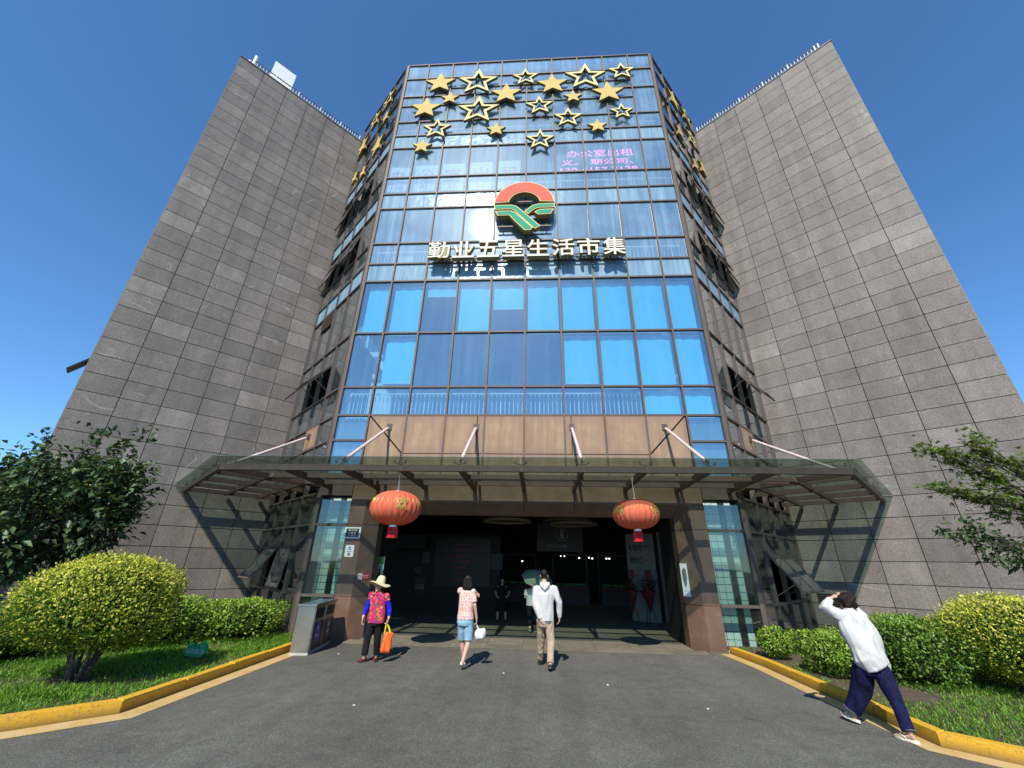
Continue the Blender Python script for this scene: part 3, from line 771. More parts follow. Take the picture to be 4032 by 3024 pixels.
# roller blinds hanging behind the double-height windows
ORD = ['first', 'second', 'third', 'fourth', 'fifth', 'sixth', 'seventh', 'eighth', 'ninth', 'tenth']
BL = [(0, 11, 9.42), (1, 11, 9.30), (2, 11, 10.95), (3, 11, 9.36), (4, 11, 10.35), (5, 11, 9.3), (6, 11, 9.3), (7, 11, 9.3), (8, 11, 9.3), (9, 11, 9.3),
      (1, 12, 7.42), (6, 12, 7.38), (7, 12, 7.2), (8, 12, 7.2), (9, 12, 7.2), (8, 13, 6.2), (9, 13, 6.2)]
for i, r, zb_ in BL:
    row = {11: 'upper row of tall windows', 12: 'lower row of tall windows', 13: 'short row above the brown panels'}[r]
    o = empty('roller_blind', ((X[i]+X[i+1])/2, 0.22, zb_), 'bright blue roller blind, %s window from the left, %s' % (ORD[i], row), 'blind', 'blue roller blinds behind the glass front')
    zt = Z[r]-0.16; a, b = X[i]+0.10, X[i+1]-0.06
    if i == 0: a += 0.14
    if i == 9: b -= 0.14
    m = MB(); n = 10
    for k in range(n+1):
        xx = a+(b-a)*k/n; yy = 0.21+0.012*math.sin(k*1.3+i)
        for z_ in (zt+0.01*math.sin(k*0.9+i), zb_): m.v.append((xx, yy, z_))
    for k in range(n): m.f.append((2*k, 2*k+2, 2*k+3, 2*k+1)); m.mi.append(0)
    bk = len(m.v)
    m.v += [(x_, y_+0.006, z_) for (x_, y_, z_) in m.v[:bk]]
    for k in range(n): m.f.append((bk+2*k, bk+2*k+1, bk+2*k+3, bk+2*k+2)); m.mi.append(0)
    m.build('fabric', 'blind_blue', o, fix=False)
    m = MB(); m.box(a, b, 0.2, 0.235, zb_-0.03, zb_-0.001); m.build('bottom_bar', 'white_metal', o)
    m = MB(); m.tube([(a, 0.215, zt+0.04), (b, 0.215, zt+0.04)], 0.03, 8); m.build('roller', 'white_metal', o)

# ground floor front: columns, lintel, sidelights
for sx, nm in ((-1, 'l'), (1, 'r')):
    for z0, z1 in ((0.0, 1.008), (1.02, 2.85), (2.862, 4.3)):
        xo, xi = (5.10 if sx < 0 else 5.06), 4.64
        top = z1 if z1 < 4 else 3.5
        m = MB(); m.prism([(sx*xo, 0.0), (sx*xi, 0.0), (sx*(xi-0.34), 0.36), (sx*(xi-0.34), 0.75), (sx*xo, 0.75)], (0, 0, 0), (1, 0, 0), (0, 1, 0), (0, 0, 1), z0, top)
        m.build('column_cladding', 'column_stone', B)
# lintel in pieces, with splayed soffit
lx = [-5.10, -4.4, -2.93, -1.47, 0.0, 1.46, 2.93, 4.38, 5.06]
for i in range(8):
    a, b = lx[i]+0.005, lx[i+1]-0.005
    prof = [(0.0, 3.505), (0.40, 3.2), (0.7, 3.2), (0.7, 4.08), (0.0, 4.08)]
    m = MB(); vs = []
    for xx in (a, b): vs += [(xx, y, z) for y, z in prof]
    k = 5; m.add(vs, [(0, 1, 2, 3, 4), (9, 8, 7, 6, 5)]+[(j, 5+j, 5+(j+1) % 5, (j+1) % 5) for j in range(5)]); m.build('lintel_panel', 'column_stone', B)
def sidelight(sx, x0, x1):
    m = MB()
    F = F0
    a, b = (sx*x1, sx*x0) if sx < 0 else (x0, x1)
    m.fbox(F, a, b, 3.70, 4.08, -0.10, 0.03)                                   # head panel
    for z in (3.70, 2.84, 1.02, 0.10): m.fbox(F, a, b, z-0.035, z+0.035, -0.10, 0.035)
    c = sx*HX; m.fbox(F, min(c, c-sx*0.11), max(c, c-sx*0.11), 0.0, 4.3, -0.10, 0.04)
    fr = m.build('sidelight_frame', 'mullion', B)
    aa, bb = (a+0.115, b-0.01) if sx < 0 else (a+0.01, b-0.115)
    for z0, z1 in ((2.88, 3.66), (1.06, 2.80), (0.14, 0.98)): pane(F, aa, bb, z0, z1, 'glass_low', fr)
    m = MB(); m.fbox(F, a+0.0, b, 0.0, 0.064, -0.12, 0.05); m.build('plinth', 'concrete', fr)
sidelight(-1, 5.105, HX); sidelight(1, 5.065, HX)
# tiled partitions standing just inside both sidelights
for sx, lab in ((-1, 'pale tiled partition behind the glass beside the house number plate'), (1, 'pale tiled partition behind the glass beside the white notice on the right pillar')):
    T = empty('tiled_partition', (sx*5.75, 0.62, 0), lab, 'partition')
    x0 = 5.15 if sx > 0 else -6.05; wdt = 0.9
    m = MB(); m.box(x0-0.02, x0+wdt+0.02, 0.60, 0.72, 0.02, 3.7); m.build('grout_core', 'tile_grout', T)
    pr0 = None; nx, nz, tw = 5, 20, wdt/5
    for i in range(nx):
        for j in range(nz):
            if sx > 0 and i == 3 or sx < 0 and i == 2: continue
            off = Vector((i*tw, 0, j*0.184))
            if pr0 is None:
                mm = MB(); mm.box(x0+0.007, x0+tw-0.007, 0.588, 0.60, 0.027, 0.027+0.168); pr0 = mm.build('tile', 'tile_white', T); pr0['label'] = ''; del pr0['label']; base0 = off
            else: dup(pr0, 'tile', T, off-base0)
    m = MB(); bx_ = x0+(3 if sx > 0 else 2)*tw; m.box(bx_+0.02, bx_+tw-0.02, 0.575, 0.60, 0.02, 3.7); m.build('black_post', 'hall_black', T)

# hall shell
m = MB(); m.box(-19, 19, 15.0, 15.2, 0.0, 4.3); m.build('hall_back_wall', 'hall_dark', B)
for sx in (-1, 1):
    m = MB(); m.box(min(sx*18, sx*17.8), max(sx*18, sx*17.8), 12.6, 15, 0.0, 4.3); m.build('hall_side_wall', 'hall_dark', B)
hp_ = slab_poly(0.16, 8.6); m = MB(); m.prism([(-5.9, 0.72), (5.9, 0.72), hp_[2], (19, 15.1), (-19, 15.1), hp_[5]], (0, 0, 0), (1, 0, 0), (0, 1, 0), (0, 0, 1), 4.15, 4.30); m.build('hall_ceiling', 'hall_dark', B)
# inner side walls joining pillars to hall
for sx in (-1, 1):
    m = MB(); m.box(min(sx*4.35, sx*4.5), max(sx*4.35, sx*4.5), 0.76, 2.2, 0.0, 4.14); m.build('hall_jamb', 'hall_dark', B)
# ------------------------------------------------------------------ canopy
CN = empty('entrance_canopy', (0, -1.2, 3.88), 'brown steel and greenish glass entrance canopy hung from sloping tie rods', 'canopy')
ZB, ZTp, ZG = 3.885, 4.025, 4.105
cL = Vector((-7.4, -2.52, 0)); cR = Vector((7.44, -2.52, 0))
def hit_wall(P, d, F):
    t = (F[0]-P).dot(F[2])/d.dot(F[2]); return P+d*t
eL = hit_wall(cL, dL, FWL)-dL*0.05; eR = hit_wall(cR, dR, FWR)-dR*0.05
zc = (ZB+ZTp)/2; hh = ZTp-ZB
def up(v, z): return Vector((v.x, v.y, z))
def beam(name, a, b, w_, h_, z_, mat='canopy_steel', h2=None, zb_=None):
    m = MB(); m.bar(up(a, z_), up(b, z_ if zb_ is None else zb_), w_, h_, h2=h2); return m.build(name, mat, CN)
beam('front_beam', cL, cR, 0.10, hh, zc)
beam('side_beam', cL+dL*0.051, eL, 0.10, hh, zc); beam('side_beam', cR+dR*0.051, eR, 0.10, hh, zc)
RX = [-5.8+1.45*i for i in range(9)]
for x in RX: beam('rafter', Vector((x, -2.468, 0)), Vector((x, -0.01, 0)), 0.09, hh-0.01, zc, h2=0.20, zb_=zc-0.02)
hipL, hipR = Vector((-HX, -0.02, 0)), Vector((HX, -0.02, 0))
for c, h_ in ((cL, hipL), (cR, hipR)):
    d = (h_-c).normalized(); beam('hip_rafter', c+d*0.07, h_-d*0.05, 0.09, hh-0.012, zc-0.001)
for y in (-1.46, -0.5):
    t = (y+2.52)/2.5
    x0 = cL.x+(hipL.x-cL.x)*t; x1 = cR.x+(hipR.x-cR.x)*t
    pts = [x0+0.05]+[x for x in RX if x0+0.2 < x < x1-0.2]+[x1-0.05]
    for i in range(len(pts)-1):
        a = pts[i]+(0.046 if i else 0); b = pts[i+1]-(0.046 if i < len(pts)-2 else 0)
        beam('purlin', Vector((a, y, 0)), Vector((b, y, 0)), 0.08, 0.115, zc+0.008)
for c, dd, uu, e, O in ((cL, dL, uL, eL, FSL[0]), (cR, dR, uR, eR, FSR[0])):
    dist = (c-O).dot(uu); along = [0.75, 2.25, 3.75, 5.15]; endt = (e-c).length
    for t in along:
        a = c+dd*t-uu*0.051; b = a-uu*(dist-0.06); beam('rafter', a, b, 0.09, hh-0.012, zc-0.001)
    for fr_ in (0.44, 0.82):
        off = -uu*(dist*fr_); s0 = fr_*(c-O).dot(dd)*-1+0.0
        p0 = c+off+dd*(((O-c).dot(dd))*fr_+0.06); L_ = (e-c).dot(dd)-((O-c).dot(dd))*fr_-0.06
        stops = [0]+[t-(p0-c).dot(dd) for t in along if t-(p0-c).dot(dd) > 0.2]+[L_]
        for i in range(len(stops)-1):
            a = p0+dd*(stops[i]+(0.046 if i else 0)); b = p0+dd*(stops[i+1]-0.046); beam('purlin', a, b, 0.08, 0.115, zc+0.008)
# glass sheets over the frame
gL = Vector((-7.25, -3.05, 0)); gR = Vector((7.32, -3.05, 0))
gxL = hit_wall(gL, dL, FWL)-dL*0.03; gxR = hit_wall(gR, dR, FWR)-dR*0.03
def gsheet(pts):
    m = MB(); m.prism([(p[0], p[1]) for p in pts], (0, 0, 0), (1, 0, 0), (0, 1, 0), (0, 0, 1), ZG, ZG+0.014); m.build('glass_sheet', 'glass_canopy', CN)
for i in range(8): gsheet([(RX[i]+0.006, -3.05), (RX[i+1]-0.006, -3.05), (RX[i+1]-0.006, -0.03), (RX[i]+0.006, -0.03)])
gsheet([(gL.x, gL.y), (RX[0]-0.006, -3.05), (RX[0]-0.006, -0.03), (-HX+0.02, -0.03)]); gsheet([(RX[-1]+0.006, -3.05), (gR.x, gR.y), (HX-0.02, -0.03), (RX[-1]+0.006, -0.03)])
for gc, dd, uu, gx, O, W0 in ((gL, dL, uL, gxL, FSL[0], WL0), (gR, dR, uR, gxR, FSR[0], WR0)):
    dist = (gc-O).dot(uu); st = [0.0, 0.85, 2.35, 3.85, 5.2, (gx-gc).length]
    Os = O+uu*0.08; base0 = (Os-gc).dot(dd)
    for i in range(5):
        a = gc+dd*(st[i]+0.006); b = gc+dd*(st[i+1]-0.006)
        a2_ = gc+dd*max(st[i]+0.006, base0+0.02)-uu*(dist-0.08); b2_ = gc+dd*(st[i+1]-0.006)-uu*(dist-0.08)
        if (b2_-a2_).dot(dd) < 0.05: gsheet([(a.x, a.y), (b.x, b.y), (a2_.x, a2_.y)])
        else: gsheet([(a.x, a.y), (b.x, b.y), (b2_.x, b2_.y), (a2_.x, a2_.y)])
# spider clamps
def spider(P, ax):
    m = MB(); P = up(P, ZTp+0.006); ax = Vector(ax)
    m.tube([P, P+Vector((0, 0, 0.02))], 0.016, 6)
    for s_ in (-1, 1):
        q = P+ax*(0.13*s_)+Vector((0, 0, 0.052)); m.tube([P+Vector((0, 0, 0.012)), q], 0.009, 6)
        m.tube([q-Vector((0, 0, 0.012)), q+Vector((0, 0, 0.022))], 0.02, 8); m.tube([q+Vector((0, 0, 0.042)), q+Vector((0, 0, 0.052))], 0.024, 8)
    m.build('spider_clamp', 'rod_joint', CN)
for x in RX+[-7.15, 7.2]: spider(Vector((x, -2.56, 0)), (1, 0, 0))
for x in RX: spider(Vector((x, -1.0, 0)), (1, 0, 0))
for c, dd, uu in ((cL, dL, uL), (cR, dR, uR)):
    for t in (0.75, 2.25, 3.75, 5.15): spider(c+dd*t+uu*0.03, dd); spider(c+dd*t-uu*1.2, dd)
# tie rods with cleats
def rod(a, b, n_):
    a, b = Vector(a), Vector(b); d = (b-a).normalized(); n_ = Vector(n_)
    m = MB(); m.tube([a+d*0.10, b-d*0.10], 0.042, 12); m.build('tie_rod', 'rod', CN, smooth=False)
    m = MB(); m.bar(a-n_*0.0, a+n_*0.03, 0.16, 0.2); m.bar(a+n_*0.02, a+d*0.16, 0.03, 0.10); m.build('rod_cleat', 'rod_joint', CN)
    m = MB(); m.bar(b-d*0.16, b+d*0.02, 0.03, 0.10); m.bar(b+Vector((0, 0, -0.07)), b+Vector((0, 0, 0.03)), 0.03, 0.06, up=(1, 0, 0)); m.build('rod_cleat', 'rod_joint', CN)
for x, xe in ((-4.27, -4.35), (-1.50, -1.45), (1.47, 1.45), (4.28, 4.35)): rod((x, -0.022, 5.79), (xe, -2.48, 4.14), (0, -1, 0))
for F, c, dd, uu, t in ((FSL, cL, dL, uL, 2.25), (FSR, cR, dR, uR, 2.25)):
    a = FP(F, 2.0, 5.85, 0.03); b = up(c+dd*t-uu*0.05, 4.14); rod(a, b, uu)

# ------------------------------------------------------------------ gold stars
def star_pts(rad, k=0.42, rot=0.0):
    return [(math.sin(rot+math.pi*i/5)*(rad if i % 2 == 0 else rad*k), math.cos(rot+math.pi*i/5)*(rad if i % 2 == 0 else rad*k)) for i in range(10)]
def star(kind, F, s, z, wid, label, group, n=0.10):
    rad = wid/2/math.sin(R(72)); P = FP(F, s, z, 0); V = Vector((0, 0, 1))
    o = empty('star_ornament', FP(F, s, z, n), label, 'star', group)
    pts = star_pts(rad, 0.43, random.uniform(-0.05, 0.05))
    if kind == 's':
        m = MB(); m.prism(pts, P, F[1], V, F[2], n, n+0.12, 0, 1); m.build('face', ['gold_paint', 'star_side'], o)
    else:
        inner = [(a*0.66, b*0.66) for a, b in pts]
        m = MB(); m.ringprism(pts, inner, P, F[1], V, F[2], n, n+0.12, 0, 1); m.build('outline', ['gold_edge', 'star_side'], o)
    m = MB()
    for sx in (-0.25, 0.25): m.tube([FP(F, s+sx*rad, z-0.1*rad, 0.0), FP(F, s+sx*rad*(1.0 if kind == 's' else 1.45), z-0.1*rad, n+0.02)], 0.018, 6)
    m.build('bracket', 'rod_joint', o)
ST = [('s', -4.23, 23.36, 1.48, 'broad solid gold star at the left end of the topmost star row'), ('h', -2.37, 23.33, 1.92, 'large hollow gold star high up, right of the top left solid star'),
 ('h', -0.05, 23.50, 1.27, 'hollow gold star in the top row nearest the middle of the glass'), ('s', 1.23, 22.86, 1.46, 'solid gold star high up just right of the middle mullion'),
 ('h', 2.82, 23.33, 1.94, 'large hollow gold star high up, second from the right in the top row'), ('h', 4.55, 23.62, 1.26, 'hollow gold star at the top right end of the star field'),
 ('s', -0.96, 22.28, 1.45, 'solid gold star between the two large left hollow stars and the middle'), ('s', 3.80, 22.04, 1.48, 'largest solid gold star on the right, under the top right hollow star'),
 ('s', -3.65, 22.13, 0.87, 'small solid gold star below the top left solid star'), ('s', 2.17, 21.82, 0.87, 'small solid gold star below the large right hollow star'),
 ('s', -4.75, 21.46, 1.45, 'solid gold star at the left edge, second row from the top'), ('h', -2.25, 21.16, 1.90, 'large hollow gold star directly below the other large left hollow star'),
 ('h', 0.61, 21.28, 1.27, 'hollow gold star just right of the middle, upper of two in line'), ('h', 1.88, 20.34, 1.29, 'hollow gold star right of the middle, above the small lower right solid star'),
 ('h', 4.30, 20.60, 1.03, 'small hollow gold star near the right edge of the star field'), ('h', -4.08, 19.94, 1.30, 'hollow gold star at the left, above the lowest left small star'),
 ('s', -1.35, 19.71, 0.86, 'small solid gold star low in the field, left of the middle'), ('s', 3.16, 19.67, 0.86, 'small solid gold star low in the field, at the right'),
 ('h', 0.61, 18.92, 1.26, 'lowest hollow gold star, near the middle of the glass'), ('s', -4.63, 18.77, 0.88, 'lowest small solid gold star at the left edge')]
for k, x, z, w_, lab in ST: star(k, F0, x, z, w_, lab, 'gold stars on the glass front')
for k, s_, z, w_, lab in [('h', 1.15, 23.7, 1.3, 'hollow gold star on the left slanting glass, nearest its front top corner'), ('h', 2.6, 23.6, 1.3, 'hollow gold star high on the left slanting glass, nearer the stone wing'),
 ('s', 1.0, 22.1, 0.9, 'small solid gold star on the left slanting glass under the hollow stars'), ('s', 1.35, 20.35, 1.45, 'solid gold star on the left slanting glass, lower front one of the big pair'),
 ('s', 3.7, 22.6, 1.45, 'solid gold star on the left slanting glass, beside the top of the stone wing'), ('s', 2.6, 19.6, 0.95, 'low small solid gold star on the left slanting glass, nearer the front'),
 ('s', 3.75, 20.2, 0.95, 'low small solid gold star on the left slanting glass, nearer the stone wing')]:
    star(k, FSL, s_, z, w_*0.86, lab, 'gold stars on the left slanting glass')
for k, s_, z, w_, lab in [('s', 1.5, 23.2, 1.5, 'solid gold star on the right slanting glass, nearest its front top corner'), ('h', 3.1, 23.7, 1.3, 'hollow gold star high on the right slanting glass'),
 ('s', 1.35, 20.6, 1.0, 'small solid gold star on the right slanting glass, front edge halfway down'), ('h', 3.1, 21.9, 1.3, 'hollow gold star on the right slanting glass, beside the stone wing'),
 ('s', 2.7, 19.6, 0.95, 'low small solid gold star on the right slanting glass, nearer the front'), ('s', 3.95, 20.5, 1.1, 'low solid gold star on the right slanting glass, against the stone wing')]:
    star(k, FSR, s_, z, w_*0.86, lab, 'gold stars on the right slanting glass')

# ------------------------------------------------------------------ logo
LG = empty('logo_sign', (-0.05, -0.3, 13.4), 'round logo of a red arch over crossing green bands', 'logo')
O_ = Vector((-0.05, 0, 14.86)); Ux, Vz, Nn = Vector((1, 0, 0)), Vector((0, 0, 1)), Vector((0, -1, 0))
def arc(r, a0, a1, n=28): return [(r*math.cos(a0+(a1-a0)*i/n), r*math.sin(a0+(a1-a0)*i/n)) for i in range(n+1)]
def plate(name, poly, mat, n0=0.2, n1=0.42):
    """a raised letter-box: gold rim, coloured face set in it"""
    bm_ = MB(); bm_.prism(poly, O_, Ux, Vz, Nn, n0, n1, 0, 1); rim = bm_.build('gold_rim', ['gold_edge', 'sign_side'], LG)
    a = np.array(poly); k = len(a); ins = []
    area = 0.5*np.sum(a[:, 0]*np.roll(a[:, 1], -1)-np.roll(a[:, 0], -1)*a[:, 1]); sg = 1 if area > 0 else -1
    for i in range(k):
        e0 = a[i]-a[i-1]; e1 = a[(i+1) % k]-a[i]; e0 = e0/np.linalg.norm(e0); e1 = e1/np.linalg.norm(e1)
        n_0 = np.array([-e0[1], e0[0]])*sg; n_1 = np.array([-e1[1], e1[0]])*sg; mm = n_0+n_1; mm = mm/np.linalg.norm(mm)
        ins.append(tuple(a[i]+mm*0.038/max(0.45, mm@n_0)))
    f_ = MB(); f_.prism(ins, O_, Ux, Vz, Nn, n1, n1+0.012); f_.build(name, mat, LG)
    return rim
plate('red_arch', arc(1.19, R(3), R(177))+arc(0.62, R(170), R(10)), 'logo_red')
w_ = 0.24
plate('green_band', [(-1.19, -0.05), (-0.50, -0.05), (-0.30, -0.12), (0.06, -0.52), (0.62, -1.18), (0.42, -1.32), (0.24, -1.14), (-0.20, -0.60), (-0.40, -0.34), (-0.52, -0.28), (-1.17, -0.28)], 'logo_green')
plate('green_band', [(-1.14, -0.36), (-0.52, -0.36), (-0.36, -0.44), (0.34, -1.26), (0.24, -1.38), (0.02, -1.38), (-0.40, -0.86), (-0.58, -0.60), (-1.04, -0.60)], 'logo_green')
plate('green_band', [(1.19, -0.03), (0.55, -0.03), (0.32, -0.10), (0.08, -0.34), (0.02, -0.42), (0.16, -0.56), (0.36, -0.34), (0.56, -0.24), (1.19, -0.24)], 'logo_green')
plate('green_band', [(1.16, -0.32), (0.62, -0.32), (0.50, -0.38), (0.40, -0.47), (0.55, -0.60), (1.02, -0.58)], 'logo_green')
m = MB()
for z in (15.2, 14.5, 13.9): m.box(-1.1, 1.0, -0.21, -0.17, z-0.03, z+0.03)
for x in (-0.9, 0.8): m.box(x-0.02, x+0.02, -0.17, -0.05, 13.9, 15.2)
m.build('mounting_rail', 'rod_joint', LG)

# ------------------------------------------------------------------ building name
SG = empty('name_sign', (0, -0.3, 12.1), 'row of eight cream Chinese characters under the round logo', 'sign')
NAME = '勤业五星生活市集'
for i, ch in enumerate(NAME):
    cx = -3.22+i*0.925
    put_text('sign_character', ch, 0.9, (cx, -0.37, 12.57), (1, 0, 0), (0, 0, 1), 'sign_side', SG, depth=0.09, bold=0.018, fit=(0.82, 0.80))
    put_text('character_face', ch, 0.9, (cx, -0.466, 12.57), (1, 0, 0), (0, 0, 1), 'sign_face', SG, depth=0.004, bold=0.006, fit=(0.805, 0.785))
m = MB()
for z in (12.42, 12.80): m.box(-3.7, 3.72, -0.27, -0.23, z-0.022, z+0.022)
for x in (-3.2, -1.2, 1.2, 3.2): m.box(x-0.02, x+0.02, -0.228, -0.05, 12.40, 12.82)
m.build('mounting_rail', 'rod_joint', SG)

# ------------------------------------------------------------------ papers and screens behind the glass
PT = [('办', '130'), ('公', '41'), ('室', '57'), ('出', '21'), ('租', '28')]
for i, (ch, num) in enumerate(PT):
    x = -5.62+i*1.22; z0, z1 = 16.42, 17.95+0.04*i
    o = empty('window_poster', (x, 0.2, z0), 'white paper with red lettering in the upper windows, %s from the left' % ORD[i], 'poster', 'white papers spelling a notice in the upper windows')
    m = MB(); m.prism([(-0.47, 0), (0.47, 0), (0.50, z1-z0-0.1*(i == 0)), (-0.48, z1-z0)], (x, 0.16, z0), (1, 0, 0), (0, 0, 1), (0, -1, 0), -0.004, 0.0); m.build('paper', 'paper', o)
    put_text('lettering', ch, 0.8, (x, 0.154, z0+0.93), (1, 0, 0), (0, 0, 1), 'poster_red', o, 0.001, 0.012, fit=(0.74, 0.78))
    put_text('lettering', num, 0.4, (x, 0.154, z0+0.23), (1, 0, 0), (0, 0, 1), 'poster_red', o, 0.001, 0.008)
LD = empty('led_screen', (3.2, 0.3, 17.4), 'pink lettering of an LED screen glowing behind the upper right windows', 'screen')
m = MB(); m.box(1.3, 5.0, 0.32, 0.40, 17.35, 18.95); m.build('panel', 'hall_black', LD)
put_text('lettering', '办公室出租', 0.5, (3.25, 0.315, 18.6), (1, 0, 0), (0, 0, 1), 'led_pink', LD, 0.001, fit=(2.9, 0.44))
put_text('lettering', '义。 期公司、', 0.4, (3.1, 0.315, 18.05), (1, 0, 0), (0, 0, 1), 'led_pink', LD, 0.001, fit=(3.1, 0.36))
put_text('lettering', '130 4157 2128', 0.4, (3.15, 0.315, 17.55), (1, 0, 0), (0, 0, 1), 'led_pink', LD, 0.001, fit=(3.3, 0.3))
LD2 = empty('window_notice', (5.1, 0.3, 13.9), 'dim framed notice with dull red characters behind the window right of the logo', 'notice')
m = MB(); m.box(4.1, 6.0, 0.32, 0.36, 13.75, 15.2); m.build('panel', 'interior', LD2)
put_text('lettering', '室有棋牌', 0.5, (5.1, 0.315, 14.85), (1, 0, 0), (0, 0, 1), 'poster_red', LD2, 0.001, fit=(1.6, 0.42))
put_text('lettering', '请上二楼', 0.5, (5.1, 0.315, 14.25), (1, 0, 0), (0, 0, 1), 'poster_red', LD2, 0.001, fit=(1.6, 0.42))

# ------------------------------------------------------------------ roof
def railing(F, s0, s1, lab):
    rt = empty('roof_railing', FP(F, (s0+s1)/2, TOP+0.06, -0.15), lab, 'railing')
    m = MB(); m.fbox(F, s0, s1, TOP+0.50, TOP+0.54, -0.17, -0.13); m.build('top_rail', 'rod_joint', rt)
    n = int((s1-s0)/0.14); pr_ = None; pb = None
    for k in range(n+1):
        s_ = s0+(s1-s0)*k/n; post = k % 8 == 0 or k == n
        if post:
            if pr_ is None: mm = MB(); mm.fbox(F, s_-0.025, s_+0.025, TOP+0.06, TOP+0.56, -0.175, -0.125); pr_ = (mm.build('post', 'white_metal', rt), s_)
            else: dup(pr_[0], 'post', rt, F[1]*(s_-pr_[1]))
        else:
            if pb is None: mm = MB(); mm.fbox(F, s_-0.012, s_+0.012, TOP+0.061, TOP+0.499, -0.16, -0.14); pb = (mm.build('baluster', 'white_metal', rt), s_)
            else: dup(pb[0], 'baluster', rt, F[1]*(s_-pb[1]))
railing(FWL, 0.15, 5.7, 'white balustrade along the roof edge of the left wing')
railing(FWR, 0.15, 5.9, 'white balustrade along the roof edge of the right wing')
m = MB(); m.fbox(FWL, 3.93, 4.97, TOP+0.07, TOP+2.0, -0.62, -0.5)
o = m.build('roof_board', 'white_paint', None, FP(FWL, 4.45, TOP+0.06, -0.55)); tag(o, 'blank white board standing behind the left roof railing', 'board')
o = empty('roof_antenna', FP(FWL, 5.72, TOP+0.06, -0.25), 'white antenna cylinder at the left end of the roof railing', 'antenna')
m = MB(); m.tube([FP(FWL, 5.70, TOP+0.06, -0.3), FP(FWL, 5.70, TOP+1.05, -0.3)], 0.075, 12); m.build('mast', 'white_paint', o)
m = MB(); m.tube([FP(FWL, 5.86, TOP+0.06, -0.25), FP(FWL, 5.86, TOP+0.30, -0.25)], 0.05, 8); m.lathe([(0.001, -0.1), (0.075, -0.05), (0.09, 0.02), (0.05, 0.08), (0.001, 0.1)], FP(FWL, 5.86, TOP+0.36, -0.25), 12); m.build('camera_dome', 'white_paint', o)

# ------------------------------------------------------------------ lanterns
def lantern(c, rw, rh, lab, chars, top):
    cx, cy, cz = c; o = empty('paper_lantern', c, lab, 'lantern', 'red lanterns hung from the canopy')
    prof = []
    for i in range(25):
        a = -math.pi/2+math.pi*i/24; r_ = rw*max(0.0, math.cos(a))**0.82; z_ = rh*math.sin(a)
        if r_ < 0.16*rw: r_ = 0.16*rw
        prof.append((r_, z_))
    n = 120; rib = lambda j: 1-(0.050 if j % 5 == 0 else (0.012 if j % 5 in (1, 4) else 0.0))
    m = MB(); m.lathe(prof, c, n, rib=rib); m.f.append(tuple(range(n))[::-1]); m.mi.append(0); m.f.append(tuple((24*n+j) for j in range(n))); m.mi.append(0)
    sh = m.build('shade', 'lantern_red', o, smooth=True)
    for j in range(24):                       # gilt ribs on the shoulder
        m = MB()
        a = 2*math.pi*j/24; ca, sa = math.cos(a), math.sin(a); pts = []
        for t_ in (0.02, 0.10, 0.2, 0.30, 0.38):
            r_ = rw*math.cos(math.asin(min(.99, t_*1.4)))**0.82*0.975+0.004; pts.append((cx+ca*r_, cy+sa*r_, cz+rh*min(.99, t_*1.4)))
        m.tube(pts, [0.001, 0.006, 0.009, 0.006, 0.001], 5); m.build('gilt_rib', 'print_gold', o)
    m = MB(); m.tube([(cx, cy, cz-rh+0.015), (cx, cy, cz-rh-0.045)], 0.165*rw+0.01, 20); m.build('collar', 'steel', o)
    fr_ = MB(); k = 60
    for j in range(k):
        a = 2*math.pi*j/k; r0 = 0.17*rw; r1 = r0*random.uniform(1.0, 1.12); p = (cx+math.cos(a)*r0, cy+math.sin(a)*r0, cz-rh-0.04); q = (cx+math.cos(a)*r1, cy+math.sin(a)*r1, cz-rh-0.27+random.uniform(-0.012, 0.012))
        fr_.tube([p, q], [0.011, 0.013], 4)
    fr_.build('fringe', 'fringe_red', o)
    m = MB(); m.tube([(cx, cy, cz+rh-0.01), (cx+0.01, cy, cz+rh+0.10), (cx-0.008, cy, (cz+rh+top)/2+0.1), (cx, cy, top)], 0.006, 5); m.tube([(cx, cy, cz+rh-0.005), (cx, cy, cz+rh+0.012)], 0.1*rw, 12); m.build('cord', 'white_metal', o)
    for (ch, az, sz) in chars:
        me = text_mesh(ch, sz, 0.0, 0.008); bm = bmesh.new(); bm.from_mesh(me); bmesh.ops.triangulate(bm, faces=bm.faces); bmesh.ops.subdivide_edges(bm, edges=bm.edges, cuts=1); 
        for v_ in bm.verts:
            th = az+v_.co.x/rw; s_ = max(-.95, min(.95, (v_.co.y+0.02)/rh)); r_ = rw*math.cos(math.asin(s_))**0.82+0.006
            v_.co = Vector((cx+math.cos(th)*r_, cy+math.sin(th)*r_, cz+rh*s_))
        bm.to_mesh(me); bm.free(); link_mesh('gilt_emblem', me, 'print_gold', o)
lantern((-2.93, -2.36, 3.055), 0.585, 0.385, 'fully sunlit red lantern hanging left of the entrance', [('欢', R(-58), 0.30), ('福', R(-160), 0.30), ('福', R(20), 0.3)], 3.885)
lantern((2.76, -1.70, 3.06), 0.555, 0.345, 'red lantern with shaded top hanging right of the entrance', [('福', R(-145), 0.27), ('福', R(-45), 0.27)], 3.95)

